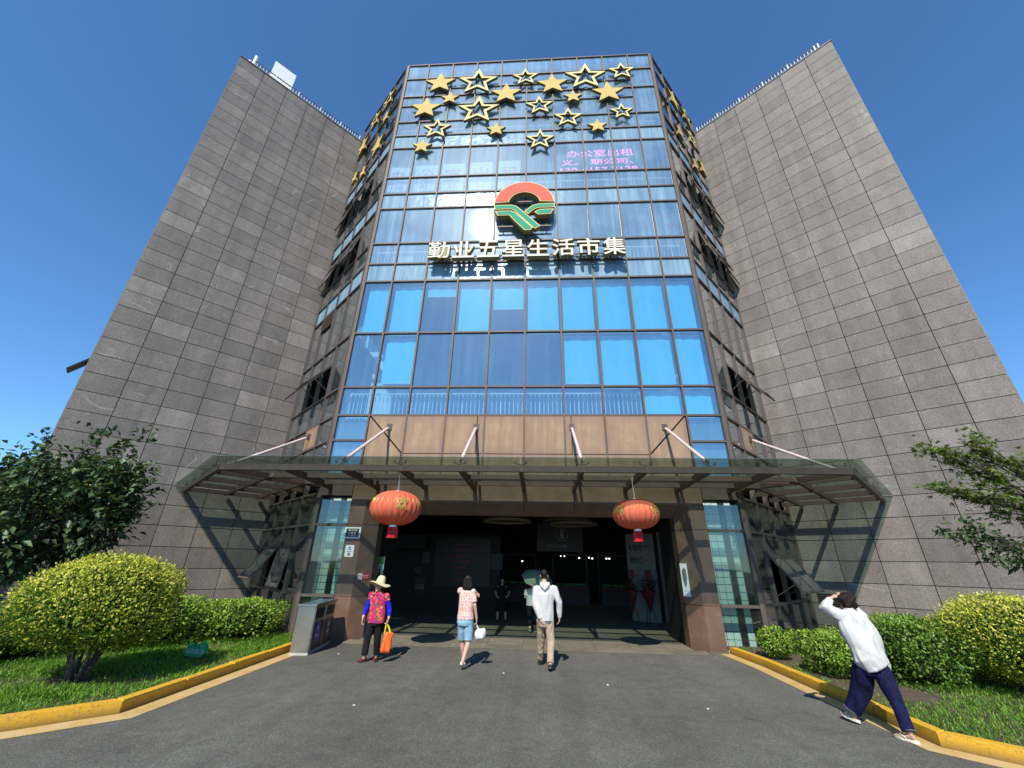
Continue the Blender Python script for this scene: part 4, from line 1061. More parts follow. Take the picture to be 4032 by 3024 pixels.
# ------------------------------------------------------------------ small signs on the pillars
o = empty('house_number_plate', (-4.9, -0.02, 2.5), 'black and silver house number plate reading 155', 'sign')
m = MB(); m.ringprism([(-.235, -.15), (.235, -.15), (.235, .15), (-.235, .15)], [(-.19, -.115), (.19, -.115), (.19, .115), (-.19, .115)], (-4.89, 0, 2.625), Ux, Vz, Nn, 0.003, 0.03); m.build('frame', 'white_metal', o)
m = MB(); m.box(-5.085, -4.695, -0.018, -0.003, 2.505, 2.745); m.build('plate', 'print_black', o)
put_text('lettering', '155', 0.2, (-4.89, -0.019, 2.585), Ux, Vz, 'print_white', o, 0.001, 0.0, fit=(0.20, 0.095))
put_text('lettering', '勤业路', 0.08, (-4.89, -0.019, 2.70), Ux, Vz, 'print_white', o, 0.001, fit=(0.26, 0.06))
o = empty('info_sticker', (-4.91, -0.01, 2.0), 'rounded white sticker with blue print below the house number', 'sticker')
def rrect(w2, h2, r_):
    out = []
    for sx, sy, a0 in ((1, 1, 0), (-1, 1, 90), (-1, -1, 180), (1, -1, 270)):
        for k in range(5): a = R(a0+k*22.5); out.append((sx*(w2-r_)+r_*math.cos(a), sy*(h2-r_)+r_*math.sin(a)))
    return out
m = MB(); m.prism(rrect(0.125, 0.155, 0.03), (-4.90, 0, 2.145), Ux, Vz, Nn, 0.003, 0.008); m.build('sheet', 'print_white', o)
m = MB(); m.prism([(-.05, .115), (-.02, .095), (.0, .115), (.015, .09), (.05, .118), (.01, .055), (-.02, .06)], (-4.90, 0, 2.145), Ux, Vz, Nn, 0.008, 0.010)
m.prism([(-.065, .02), (.065, .02), (.065, .04), (-.065, .04)], (-4.90, 0, 2.145), Ux, Vz, Nn, 0.008, 0.010); m.build('print', 'blue_label', o)
m = MB(); m.prism([(-.07, -.03), (.07, -.03), (.07, -.012), (-.07, -.012)], (-4.90, 0, 2.145), Ux, Vz, Nn, 0.008, 0.010); m.prism([(-.04, -.12), (.04, -.12), (.04, -.05), (-.04, -.05)], (-4.90, 0, 2.145), Ux, Vz, Nn, 0.008, 0.010); m.build('print', 'print_grey', o)
# on the splayed inner faces
spU = Vector((0.34, 0.36, 0)).normalized(); spN = Vector((0.36, -0.34, 0)).normalized()
Pn = Vector((-4.64, 0, 0))+spU*0.25+Vector((0, 0, 1.50))
o = empty('no_smoking_sign', Pn, 'small red and white no smoking sign on the left pillar', 'sign')
m = MB(); m.prism([(-.15, -.075), (-.03, -.075), (-.03, .075), (-.15, .075)], Pn, spU, Vz, spN, 0.003, 0.008); m.build('white_half', 'paper', o)
m = MB(); m.prism([(-.03, -.075), (.16, -.075), (.16, .075), (-.03, .075)], Pn, spU, Vz, spN, 0.003, 0.0085); m.build('red_half', 'red_label', o)
m = MB(); m.ringprism(arc(0.05, 0, 2*math.pi, 20)[:-1], arc(0.038, 0, 2*math.pi, 20)[:-1], Pn-spU*0.09, spU, Vz, spN, 0.008, 0.010); m.prism([(-.036, .028), (-.028, .036), (.036, -.028), (.028, -.036)], Pn-spU*0.09, spU, Vz, spN, 0.008, 0.0105); m.build('symbol', 'red_label', o)
put_text('lettering', '禁止吸烟', 0.05, Pn+spU*0.065+Vector((0, 0, 0.02))+spN*0.0095, spU, Vz, 'print_white', o, 0.0005, fit=(0.16, 0.045))
put_text('lettering', 'NO SMOKING', 0.02, Pn+spU*0.065-Vector((0, 0, 0.035))+spN*0.0095, spU, Vz, 'print_white', o, 0.0005, fit=(0.16, 0.018))
# green tree banner just inside the left pillar
o = empty('tree_banner', (-4.27, 0.95, 1.2), 'pale green banner with a tree drawing inside the left pillar', 'banner')
m = MB(); m.box(-4.41, -4.18, 0.93, 0.945, 1.2, 2.02); m.build('cloth', 'banner_pale', o)
m = MB(); m.box(-4.41, -4.18, 0.924, 0.929, 1.82, 2.02); m.build('green_top', 'banner_green', o)
m = MB(); m.box(-4.30, -4.29, 0.924, 0.929, 1.28, 1.5)
for k in range(5): m.prism([(-.075+.012*k, 0), (.075-.012*k, 0), (0, .1)], (-4.295, 0.9285, 1.42+0.065*k), Ux, Vz, Nn, 0, 0.003)
m.build('print', 'print_black', o)
# white notice on the right pillar's inner face
rpU = Vector((-0.34, 0.36, 0)).normalized(); rpN = Vector((-0.36, -0.34, 0)).normalized()
Pr = Vector((4.64, 0, 0))+rpU*0.40+Vector((0, 0, 1.60))
o = empty('pillar_notice', Pr, 'narrow white notice with a grey picture on the right pillar', 'notice')
m = MB(); m.prism([(-.10, -.40), (.10, -.40), (.10, .40), (-.10, .40)], Pr, -rpU, Vz, rpN, 0.004, 0.012); m.build('board', 'print_white', o)
m = MB(); m.prism([(-.06, .0), (-.03, -.12), (.0, -.2), (.04, -.1), (.065, .05), (.06, .25), (.0, .3), (-.06, .22)], Pr, -rpU, Vz, rpN, 0.012, 0.014); m.build('print', 'print_grey', o)
put_text('lettering', 'ORIGINAL', 0.04, Pr-Vector((0, 0, 0.27))+rpN*0.0125, -rpU, Vz, 'print_grey', o, 0.0005, fit=(0.13, 0.02))

# ------------------------------------------------------------------ litter bin
BN = empty('litter_bin', (-4.82, -1.19, 0), 'stainless steel double litter bin at the left kerb end', 'bin')
br = R(7.5); bu = Vector((math.cos(br), math.sin(br), 0)); bv_ = Vector((-math.sin(br), math.cos(br), 0)); bc = Vector((-4.91, -1.19, 0))
def bbox(name, mat, u0, u1, v0, v1, z0, z1, bevel=0.0):
    m = MB(); m.add([bc+bu*u+bv_*v+Vector((0, 0, z)) for z in (z0, z1) for v in (v0, v1) for u in (u0, u1)], [(0, 2, 3, 1), (4, 5, 7, 6), (0, 1, 5, 4), (2, 6, 7, 3), (0, 4, 6, 2), (1, 3, 7, 5)])
    me = m.mesh(name)
    bm = bmesh.new(); bm.from_mesh(me); bmesh.ops.recalc_face_normals(bm, faces=bm.faces)
    if bevel: bmesh.ops.bevel(bm, geom=list(bm.edges), offset=bevel, segments=2, affect='EDGES')
    bm.to_mesh(me); bm.free(); return link_mesh(name, me, mat, BN)
bbox('base', 'concrete', -0.20, 0.19, -0.70, 0.70, 0.0, 0.05)
bbox('body', 'steel', -0.20, 0.185, -0.71, 0.71, 0.052, 0.93, 0.008)
bbox('lid', 'steel', -0.215, 0.215, -0.73, 0.73, 0.932, 0.985, 0.012)
for v0, v1, lab in ((-0.69, -0.02, 0), (0.02, 0.69, 1)):
    bbox('door', 'dark_plastic', 0.186, 0.195, v0, v1, 0.09, 0.60)
    bbox('opening', 'hall_black', 0.186, 0.192, v0+0.06, v1-0.06, 0.68, 0.88)
    bbox('door_frame', 'steel', 0.187, 0.20, v0, v0+0.03, 0.09, 0.92)
    bbox('label', 'blue_label' if lab == 0 else 'print_grey', 0.196, 0.199, (v0+v1)/2-0.12, (v0+v1)/2+0.13, 0.22, 0.60)
    P = bc+bu*0.2+bv_*((v0+v1)/2)+Vector((0, 0, 0.33))
    put_text('lettering', '可回收物' if lab == 0 else '其他垃圾', 0.08, P, bv_, Vz, 'print_white', BN, 0.0005, fit=(0.2, 0.05))
    m = MB(); m.ringprism([(-.05, -.03), (.05, -.03), (0, .06)], [(-.025, -.016), (.025, -.016), (0, .03)], P+Vector((0, 0, .15)), bv_, Vz, bu, 0.0, 0.002); m.build('symbol', 'print_white', BN)

# ------------------------------------------------------------------ little lawn sign
o = empty('lawn_sign', (-6.3, -3.04, 0.1), 'low green cloud-shaped lawn sign with white characters', 'sign')
pts = [(-.27, .0), (-.20, -.06), (.18, -.06), (.27, .02), (.25, .12), (.20, .19), (.10, .21), (.02, .15), (-.08, .14), (-.14, .17), (-.22, .14), (-.26, .09)]
m = MB(); m.prism(pts, (-6.3, -3.04, 0.20), Vector((0.97, -0.2, 0)).normalized(), Vector((0, 0.3, 0.95)).normalized(), Vector((0, -0.95, 0.3)).normalized(), 0, 0.02); m.build('board', 'green_board', o)
put_text('lettering', '草正绿 脚边油', 0.1, Vector((-6.3, -3.06, 0.235))+Vector((0, -0.95, 0.3)).normalized()*0.012, Vector((0.97, -0.2, 0)).normalized(), Vector((0, 0.3, 0.95)).normalized(), 'banner_pale', o, 0.001, fit=(0.42, 0.08))
m = MB(); m.tube([(-6.42, -3.03, 0.06), (-6.42, -3.02, 0.2)], 0.012, 6); m.tube([(-6.18, -3.07, 0.06), (-6.18, -3.06, 0.2)], 0.012, 6); m.build('stake', 'green_board', o)

# ------------------------------------------------------------------ inside the hall
def ring_light(c, r_, lab):
    o = empty('ring_light', c, lab, 'lamp', 'ring lamps on the hall ceiling'); m = MB(); n = 48
    m.lathe([(r_-0.07, 0), (r_, 0), (r_, 0.09), (r_-0.07, 0.09), (r_-0.07, 0)], c, n); m.build('ring', 'ring_light', o)
    m = MB()
    for k in range(3): a = 2.1*k+0.4; m.tube([(c[0]+math.cos(a)*(r_-0.035), c[1]+math.sin(a)*(r_-0.035), c[2]+0.09), (c[0]+math.cos(a)*(r_-0.035), c[1]+math.sin(a)*(r_-0.035), 4.15)], 0.006, 4)
    m.build('suspension_wire', 'steel', o)
ring_light((-0.72, 3.85, 3.30), 0.90, 'unlit ring lamp under the hall ceiling, left one')
ring_light((1.82, 4.8, 3.30), 0.92, 'unlit ring lamp under the hall ceiling, lower right one')
ring_light((1.75, 7.2, 3.62), 1.1, 'unlit ring lamp under the hall ceiling, upper right one')
o = empty('welcome_sign', (1.3, 7, 2.5), 'dim WELCOME lettering under a numeral one in an oval on a dark board', 'sign')
m = MB(); m.box(0.4, 2.4, 7.02, 7.08, 2.4, 3.6); m.build('board', 'hall_black', o)
put_text('lettering', 'WELCOME', 0.2, (1.28, 7.012, 2.62), Ux, Vz, 'ring_light', o, 0.002, fit=(0.84, 0.13))
put_text('lettering', '1', 0.5, (1.5, 7.012, 3.13), Ux, Vz, 'ring_light', o, 0.002, fit=(0.17, 0.42))
m = MB(); el = [(0.27*math.cos(a), 0.30*math.sin(a)) for a in np.linspace(0, 2*math.pi, 33)[:-1]]; ei = [(a*0.9, b*0.91) for a, b in el]; m.ringprism(el, ei, (1.5, 7.02, 3.13), Ux, Vz, Nn, 0.001, 0.01); m.build('oval', 'ring_light', o)
# left: grey wall with a notice board, posters
m = MB(); m.box(-6.6, -1.2, 6.9, 7.1, 0.0, 3.0); m.build('hall_partition', 'hall_grey_dimmed', B)
m = MB(); m.box(-6.6, -4.35, 6.2, 6.85, 2.38, 2.92); m.build('hall_bulkhead', 'hall_grey_dimmed', B)
o = empty('notice_board', (-2.9, 6.85, 1.0), 'large black notice board with rows of dull red text on the left hall wall', 'board')
m = MB(); m.box(-4.05, -1.62, 6.82, 6.89, 0.95, 2.85); m.build('panel', 'hall_black', o)
for k in range(7): put_text('lettering', ['便民服务公示', '蔬菜 水产 肉类', '豆制品 熟食', '市场管理制度', '监督投诉', '营业时间', '联系电话'][k], 0.12, (-2.85, 6.816, 2.6-0.23*k), Ux, Vz, 'print_red', o, 0.001)
for (x, z, w_, h_, mt, lab) in ((-4.45, 2.05, 0.34, 0.46, 'hall_paper_dimmed', 'grey printed sheet left of the black notice board, upper one'), (-4.6, 0.95, 0.46, 0.62, 'print_black', 'black framed poster low on the left hall wall'), (-1.35, 1.95, 0.5, 0.62, 'hall_paper_dimmed', 'grey map sheet right of the black notice board'), (-4.75, 1.55, 0.3, 0.22, 'hall_paper_dimmed', 'small grey card on the left hall wall')):
    oo = empty('hall_poster', (x, 6.85, z-h_/2), lab, 'poster'); m = MB(); m.box(x-w_/2, x+w_/2, 6.865, 6.885, z-h_/2, z+h_/2); m.build('sheet', mt, oo)
    m = MB(); m.ringprism([(-w_/2-.02, -h_/2-.02), (w_/2+.02, -h_/2-.02), (w_/2+.02, h_/2+.02), (-w_/2-.02, h_/2+.02)], [(-w_/2, -h_/2), (w_/2, -h_/2), (w_/2, h_/2), (-w_/2, h_/2)], (x, 6.885, z), Ux, Vz, Nn, 0, 0.03); m.build('frame', 'hall_grey_dimmed', oo)
put_text('lettering', '招租', 0.2, (-4.6, 6.86, 0.9), Ux, Vz, 'ring_light', oo, 0.001)
# right: white promotion panel, tiled pier, two flower stands
PU = Vector((4.88-3.95, 5.02-5.58, 0)).normalized(); PN = Vector((PU.y, -PU.x, 0)); PO = Vector((3.95, 5.58, 0))
o = empty('promotion_panel', PO, 'tall white panel with brush lettering inside the hall at right', 'panel')
m = MB(); m.prism([(0, 0.03), (1.09, 0.03), (1.09, 3.07), (0, 3.07)], PO, PU, Vz, PN, -0.05, 0.0); m.build('board', 'hall_white_dimmed', o) if 'hall_white_dimmed' in MATS else m.build('board', 'tile_white', o)
put_text('lettering', '新时代', 0.3, PO+PU*0.36+Vector((0, 0, 2.55))+PN*0.003, PU, Vz, 'print_black', o, 0.001, 0.01, fit=(0.52, 0.26))
put_text('lettering', '文明实践', 0.1, PO+PU*0.85+Vector((0, 0, 2.6))+PN*0.003, PU, Vz, 'print_black', o, 0.001, fit=(0.4, 0.09))
put_text('lettering', '常知道', 0.3, PO+PU*0.36+Vector((0, 0, 2.1))+PN*0.003, PU, Vz, 'print_black', o, 0.001, 0.01, fit=(0.52, 0.26))
put_text('lettering', '消防安全', 0.1, PO+PU*0.85+Vector((0, 0, 2.12))+PN*0.003, PU, Vz, 'print_red', o, 0.001, fit=(0.4, 0.09))
m = MB(); m.prism([(0.12, 0.95), (0.98, 0.95), (0.98, 1.62), (0.12, 1.62)], PO, PU, Vz, PN, 0.001, 0.004); m.build('print', 'print_grey', o)
o = empty('tiled_pier', (5.3, 5.3, 0), 'narrow white tiled pier right of the promotion panel', 'pier')
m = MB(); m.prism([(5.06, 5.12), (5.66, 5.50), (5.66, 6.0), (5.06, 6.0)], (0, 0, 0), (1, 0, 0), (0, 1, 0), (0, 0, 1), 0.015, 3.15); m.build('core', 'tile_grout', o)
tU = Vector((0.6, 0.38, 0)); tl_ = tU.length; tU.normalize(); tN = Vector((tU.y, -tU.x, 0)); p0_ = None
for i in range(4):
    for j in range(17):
        if p0_ is None: mm = MB(); mm.prism([(0.005, 0), (tl_/4-0.005, 0), (tl_/4-0.005, 0.176), (0.005, 0.176)], Vector((5.06, 5.12, 0.03)), tU, Vz, tN, 0.001, 0.012); p0_ = mm.build('tile', 'hall_tile_dimmed', o)
        else: dup(p0_, 'tile', o, tU*(i*tl_/4)+Vector((0, 0, j*0.184)))
for (x, y, lab) in ((3.75, 4.4, 'red-wrapped flower stand before the white panel, left one'), (4.32, 4.25, 'red-wrapped flower stand before the white panel, right one')):
    o = empty('flower_stand', (x, y, 0), lab, 'flower stand', 'flower stands inside the hall')
    m = MB()
    for k in range(3): a = R(90+120*k); m.tube([(x, y, 0.95), (x+0.24*math.cos(a), y+0.24*math.sin(a), 0.013)], 0.014, 6)
    m.build('tripod', 'hall_black', o)
    m = MB(); n = 20
    for zz, r_ in ((0.45, 0.02), (0.60, 0.06), (0.78, 0.10), (0.95, 0.16), (1.08, 0.21)):
        for j in range(n): a = 2*math.pi*j/n; rr = r_*(1+0.42*math.sin(5*a+zz*6)); m.v.append((x+rr*math.cos(a), y+rr*math.sin(a), zz+0.04*math.sin(3*a)))
    for i in range(4):
        for j in range(n): m.f.append((i*n+j, i*n+(j+1) % n, (i+1)*n+(j+1) % n, (i+1)*n+j)); m.mi.append(0)
    m.build('wrapping', 'hall_red_dimmed', o, smooth=True)
    m = MB()
    for k in range(40):
        a = random.uniform(0, 6.28); r_ = random.uniform(0, 0.2); h_ = random.uniform(1.0, 1.45); q = (x+r_*math.cos(a), y+r_*math.sin(a), h_)
        m.lathe([(0.001, -0.03), (0.035, -0.015), (0.045, 0.01), (0.03, 0.03), (0.001, 0.035)], q, 7)
    m.build('blossom', 'hall_red_dimmed', o)
    m = MB()
    for k in range(16):
        a = random.uniform(0, 6.28); q = Vector((x+0.06*math.cos(a), y+0.06*math.sin(a), 1.0)); e_ = q+Vector((math.cos(a)*random.uniform(0.2, 0.36), math.sin(a)*0.15, random.uniform(0.25, 0.55))); m.bar(q, e_, 0.035, 0.004)
    m.build('fan_leaf', 'foliage_core', o)
    m = MB(); m.box(x-0.11, x+0.11, y-0.22, y-0.21, 1.5, 1.78); m.build('ribbon_card', 'hall_red_dimmed', o)
m = MB()
for k_, (x, y, z) in enumerate(((2.6, 11, 2.2), (3.1, 11, 2.22), (3.4, 12, 2.2), (1.7, 12, 2.3), (1.9, 12, 2.3), (4.0, 11, 2.2), (4.15, 11, 2.2), (-0.4, 12, 2.0), (2.2, 13, 2.35))):
    oo = empty('stall_lamp', (x, y, z), 'tiny bright stall lamp deep in the hall, %s from the left' % ORD[sorted([2.6,3.1,3.4,1.7,1.9,4.0,4.15,-0.4,2.2]).index(x)], 'lamp', 'tiny lamps deep in the hall'); mm = MB(); mm.lathe([(0.001, -0.03), (0.035, -0.01), (0.035, 0.02), (0.001, 0.03)], (x, y, z), 8); mm.build('bulb', 'lamp_white', oo)
    mm = MB(); mm.tube([(x, y, z+0.03), (x, y, 4.15)], 0.005, 4); mm.build('cable', 'hall_black', oo)

# dim market stalls at the back of the hall
for (x, y, lab) in ((2.2, 11.6, 'dim market stall deep in the hall behind the man, left one'), (4.6, 11.2, 'dim market stall deep in the hall behind the flower stands'), (-0.6, 12.4, 'dim market stall deep in the hall left of the umbrella')):
    o = empty('market_stall', (x, y, 0), lab, 'stall', 'market stalls deep in the hall')
    m = MB(); m.box(x-0.9, x+0.9, y, y+0.8, 0.013, 0.85); m.build('counter', 'hall_paper_dimmed', o)
    m = MB(); m.box(x-0.9, x+0.9, y-0.02, y-0.002, 0.62, 0.80); m.build('sign_strip', 'hall_red_dimmed', o)
    m = MB(); m.box(x-0.95, x-0.88, y+0.7, y+0.78, 0.013, 2.4); m.box(x+0.88, x+0.95, y+0.7, y+0.78, 0.013, 2.4); m.box(x-0.95, x+0.95, y+0.3, y+0.8, 2.3, 2.4); m.build('stall_frame', 'hall_black', o)
    m = MB()
    for k in range(12): m.lathe([(0.001, -0.06), (0.06, -0.04), (0.075, 0.01), (0.05, 0.06), (0.001, 0.07)], (x-0.75+0.136*k, y+0.2+0.1*(k % 3), 0.91), 8)
    m.build('produce', ['banner_green', 'flower_red'][int(x*10) % 2], o, smooth=True)
for k_, (x, y) in enumerate(((-4.05, -1.6), (-2.3, -4.9), (-1.02, -1.55), (-0.28, -2.75), (1.6, -3.3), (2.9, -4.4))):
    m = MB(); a = random.uniform(0, 3); d = 0.016; m.prism([(d*math.cos(a+t)*random.uniform(0.7, 1.3), d*math.sin(a+t)*random.uniform(0.7, 1.3)) for t in (0, 1.3, 2.6, 3.6, 5)], (x, y, 0.001), (1, 0, 0), (0, 1, 0), (0, 0, 1), 0, 0.008)
    tag(m.build('paper_scrap', 'paper', None, (x, y, 0)), 'tiny white paper scrap on the forecourt, %s from the left' % ORD[k_], 'litter', 'scraps on the forecourt')
# ------------------------------------------------------------------ plants
def unit(a): return a/np.maximum(1e-9, np.linalg.norm(a, axis=1, keepdims=True))
def leaves(name, P, D, N, L, Wd, col, mat, parent=None, fold=0.12, loc=None, droop=0.0):
    n = len(P); D = unit(D); S = unit(np.cross(D, N)); N = np.cross(S, D)
    L = np.broadcast_to(np.asarray(L, float).reshape(-1, 1), (n, 1)); Wd = np.broadcast_to(np.asarray(Wd, float).reshape(-1, 1), (n, 1))
    v = np.empty((n, 4, 3)); v[:, 0] = P; mid = P+D*L*0.45
    v[:, 1] = mid+S*Wd*0.5+N*Wd*fold; v[:, 3] = mid-S*Wd*0.5+N*Wd*fold; v[:, 2] = P+D*L; v[:, 2, 2] -= (L*droop)[:, 0]
    me = bpy.data.meshes.new(name); me.vertices.add(n*4); me.vertices.foreach_set('co', v.ravel())
    me.loops.add(n*6); me.polygons.add(n*2)
    idx = (np.arange(n)*4)[:, None]+np.array([0, 1, 2, 0, 2, 3])[None]
    me.loops.foreach_set('vertex_index', idx.ravel().astype(np.int32)); me.polygons.foreach_set('loop_start', (np.arange(n*2)*3).astype(np.int32))
    me.update(calc_edges=True)
    at = me.attributes.new('leaf', 'FLOAT_COLOR', 'POINT'); cc = np.ones((n, 4, 4)); cc[:, :, :3] = col[:, None, :]; at.data.foreach_set('color', cc.ravel())
    return link_mesh(name, me, mat, parent, loc)
def mixcol(n, cols, w, jit=0.18):
    cols = np.array(cols); c = cols[rng.choice(len(cols), n, p=np.array(w)/sum(w))]
    return np.clip(c*(1+rng.normal(0, jit, (n, 1))), 0.004, 0.95)
def blobnoise(d, seed, k=7, amp=1.0):
    r = np.random.default_rng(seed); out = np.zeros(len(d))
    for i in range(k):
        f = r.normal(0, 3.2, 3); out += np.sin(d@f+r.uniform(0, 6.28))/k
    return out*amp
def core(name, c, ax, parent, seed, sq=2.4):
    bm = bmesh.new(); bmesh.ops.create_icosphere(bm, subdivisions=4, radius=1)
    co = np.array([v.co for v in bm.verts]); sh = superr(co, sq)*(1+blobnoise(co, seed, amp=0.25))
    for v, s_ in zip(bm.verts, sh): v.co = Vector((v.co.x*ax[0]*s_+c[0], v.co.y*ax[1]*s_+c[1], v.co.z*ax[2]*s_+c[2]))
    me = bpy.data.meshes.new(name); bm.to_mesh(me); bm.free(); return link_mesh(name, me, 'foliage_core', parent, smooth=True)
def superr(d, p): return 1/np.maximum(1e-6, (np.abs(d)**p).sum(1))**(1/p)
def shrub(name, c, ax, n, cols, w, lab, cat, leaf=(0.045, 0.024), seed=1, sq=2.5, zmin=-0.95, tip=None, group=None, mat='leaf', base=None, stems=3, amp=0.22):
    c = np.array(c, float); ax = np.array(ax, float)
    o = empty(name, (c[0], c[1], 0.1) if base is None else base, lab, cat, group)
    d = unit(rng.normal(0, 1, (int(n*1.4), 3))); d = d[d[:, 2] > zmin][:n]; n = len(d)
    depth = rng.beta(1.2, 3.0, n)                                     # most leaves near the skin
    rad = superr(d, sq)*(1+blobnoise(d, seed, amp=amp))*(1.03-0.30*depth)*(1+0.03*rng.normal(0, 1, n)+0.10*(rng.random(n) < 0.03)*rng.random(n))
    P = c+d*rad[:, None]*ax
    nn = unit(d/ax+rng.normal(0, 0.5, (n, 3))); D = unit(np.cross(nn, rng.normal(0, 1, (n, 3)))+d*0.75+np.array([0, 0, 0.35]))
    col = mixcol(n, cols, w)
    if tip is not None:                                                # young growth outside; fewer low down, putting side shade into the colour
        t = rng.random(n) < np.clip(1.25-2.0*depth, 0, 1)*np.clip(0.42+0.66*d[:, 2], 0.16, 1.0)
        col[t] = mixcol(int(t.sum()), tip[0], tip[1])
    leaves('foliage', P, D, nn, leaf[0]*rng.uniform(0.5, 1.35, n), leaf[1]*rng.uniform(0.6, 1.25, n), col, mat, o)
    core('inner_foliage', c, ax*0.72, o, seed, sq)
    m = MB()
    for k in range(stems):
        a = 2*math.pi*k/stems+0.5; b0 = Vector((c[0]+0.08*math.cos(a), c[1]+0.08*math.sin(a), 0.06)); b1 = Vector((c[0]+ax[0]*0.30*math.cos(a), c[1]+ax[1]*0.3*math.sin(a), c[2]-ax[2]*0.5))
        m.tube([b0, b0.lerp(b1, 0.5)+Vector((0.02, 0, 0.03)), b1], [0.035, 0.03, 0.022], 7)
    m.build('stem', 'bark', o)
    return o
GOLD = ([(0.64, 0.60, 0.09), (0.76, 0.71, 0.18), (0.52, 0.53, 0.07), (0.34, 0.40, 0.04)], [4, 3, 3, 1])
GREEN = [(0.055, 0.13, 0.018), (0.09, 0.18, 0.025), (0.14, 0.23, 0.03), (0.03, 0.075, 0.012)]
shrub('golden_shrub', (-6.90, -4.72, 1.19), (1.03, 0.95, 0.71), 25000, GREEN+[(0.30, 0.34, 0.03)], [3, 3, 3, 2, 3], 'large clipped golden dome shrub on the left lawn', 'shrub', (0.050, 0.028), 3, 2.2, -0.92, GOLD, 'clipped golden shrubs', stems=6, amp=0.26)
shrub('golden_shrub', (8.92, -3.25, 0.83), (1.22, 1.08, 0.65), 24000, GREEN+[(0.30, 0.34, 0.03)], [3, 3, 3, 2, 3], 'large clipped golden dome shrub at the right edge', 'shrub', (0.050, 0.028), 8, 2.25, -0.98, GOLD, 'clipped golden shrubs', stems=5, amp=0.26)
HEDGE = [(0.08, 0.17, 0.018), (0.13, 0.24, 0.03), (0.20, 0.31, 0.035), (0.035, 0.085, 0.014), (0.30, 0.38, 0.05)]
LT = ([(0.24, 0.38, 0.04), (0.34, 0.44, 0.07), (0.18, 0.33, 0.03)], [3, 2, 3])
def hedge(c, ax, n, lab, seed, leaf=(0.065, 0.036), sq=3.2, cat='hedge', w=(3, 4, 3, 2, 1), tip=LT): return shrub('hedge_bush', c, ax, n, HEDGE, list(w), lab, cat, leaf, seed, sq, -0.95, tip, 'green hedge bushes', 'leaf_glossy', amp=0.34)
hedge((-7.15, -0.55, 0.50), (0.85, 1.0, 0.44), 7500, 'green hedge bush at the foot of the left glass, nearest the litter bin', 21)
hedge((-8.35, -1.75, 0.55), (1.0, 1.1, 0.48), 7500, 'green hedge bush right behind the left golden shrub', 22)
hedge((-9.9, -3.4, 0.5), (1.1, 1.2, 0.50), 6000, 'dark hedge bush at the left picture edge beyond the golden shrub', 23, w=(4, 2, 1, 4, 0.3), tip=None)
hedge((6.08, -2.45, 0.42), (0.47, 0.55, 0.34), 4600, 'bright low green bush at the right kerb, in front of the walking woman', 24, (0.055, 0.03), 2.05)
hedge((5.72, -1.05, 0.38), (0.31, 0.36, 0.28), 2200, 'small green bush beside the right tiled glass', 25, (0.055, 0.03), 2.0)
hedge((7.30, -2.75, 0.55), (0.75, 0.75, 0.55), 6500, 'dark green clipped bush beside the right golden shrub', 26, (0.06, 0.034), 2.8, w=(4, 3, 1, 4, 0.5), tip=([(0.13, 0.24, 0.03), (0.2, 0.31, 0.05)], [3, 1]))
hedge((7.35, -0.45, 0.34), (0.90, 0.65, 0.27), 4500, 'green bush against the right slanting glass', 27, (0.06, 0.03), 2.6, w=(4, 3, 1, 4, 0.3))
hedge((8.9, -0.6, 0.5), (1.0, 0.9, 0.42), 4500, 'green bush at the foot of the right stone wing', 28, (0.06, 0.03), 2.6, w=(4, 3, 1, 4, 0.3))

# grass
def in_poly(px, py, poly):
    ins = np.zeros(len(px), bool); j = len(poly)-1
    for i in range(len(poly)):
        xi, yi = poly[i]; xj, yj = poly[j]
        c_ = ((yi > py) != (yj > py)) & (px < (xj-xi)*(py-yi)/(yj-yi+1e-12)+xi); ins ^= c_; j = i
    return ins
def grass(poly, bb, n, lab, hgt, bare, seed):
    r = np.random.default_rng(seed); x = r.uniform(bb[0], bb[1], n*3); y = r.uniform(bb[2], bb[3], n*3)
    k = in_poly(x, y, poly); x, y = x[k][:n*2], y[k][:n*2]
    dens = 0.5+0.5*np.sin(x*2.1+1.3*np.sin(y*1.7))*np.sin(y*2.6+0.8*np.sin(x*1.9))
    keep = r.random(len(x)) < np.clip(0.55+0.6*dens, 0.1, 1)
    for (bx, by, br_) in bare: keep &= (np.hypot(x-bx, y-by) > br_*r.uniform(0.6, 1.15, len(x)))
    x, y, dens = x[keep][:n], y[keep][:n], dens[keep][:n]; n = len(x)
    P = np.stack([x, y, np.full(n, 0.098)], 1); a = r.uniform(0, 6.28, n); lean = r.uniform(0.15, 0.9, n)
    D = np.stack([np.cos(a)*lean, np.sin(a)*lean, np.ones(n)], 1); N = np.stack([np.cos(a), np.sin(a), -lean], 1)
    L = hgt*(0.6+0.7*dens)*r.uniform(0.6, 1.3, n)
    col = mixcol(n, [(0.14, 0.31, 0.035), (0.22, 0.42, 0.05), (0.09, 0.21, 0.02), (0.36, 0.38, 0.10)], [4, 3, 3, 0.7])
    o = leaves('grass', P, D, unit(N), L, r.uniform(0.008, 0.014, n), col, 'grass', None, 0.05, None, 0.25)
    tag(o, lab, 'grass', kind='stuff')
polyL = [(p.x, p.y) for p in inL[:4]]+[(-12, -9.5), (-12, -1.0), (-6.4, 0.4), (-5.36, -0.1)]
grass(polyL, (-12, -5.34, -9, 0.2), 62000, 'bright green lawn behind the left yellow kerb', 0.105, [(-6.9, -4.75, 0.42), (-7.2, -0.6, 0.6), (-6.75, -3.3, 0.2)], 5)
polyR = [(p.x, p.y) for p in inR[:5]]+[(12, -8.0), (12, -0.5), (6.5, 0.2), (5.25, -0.1)]
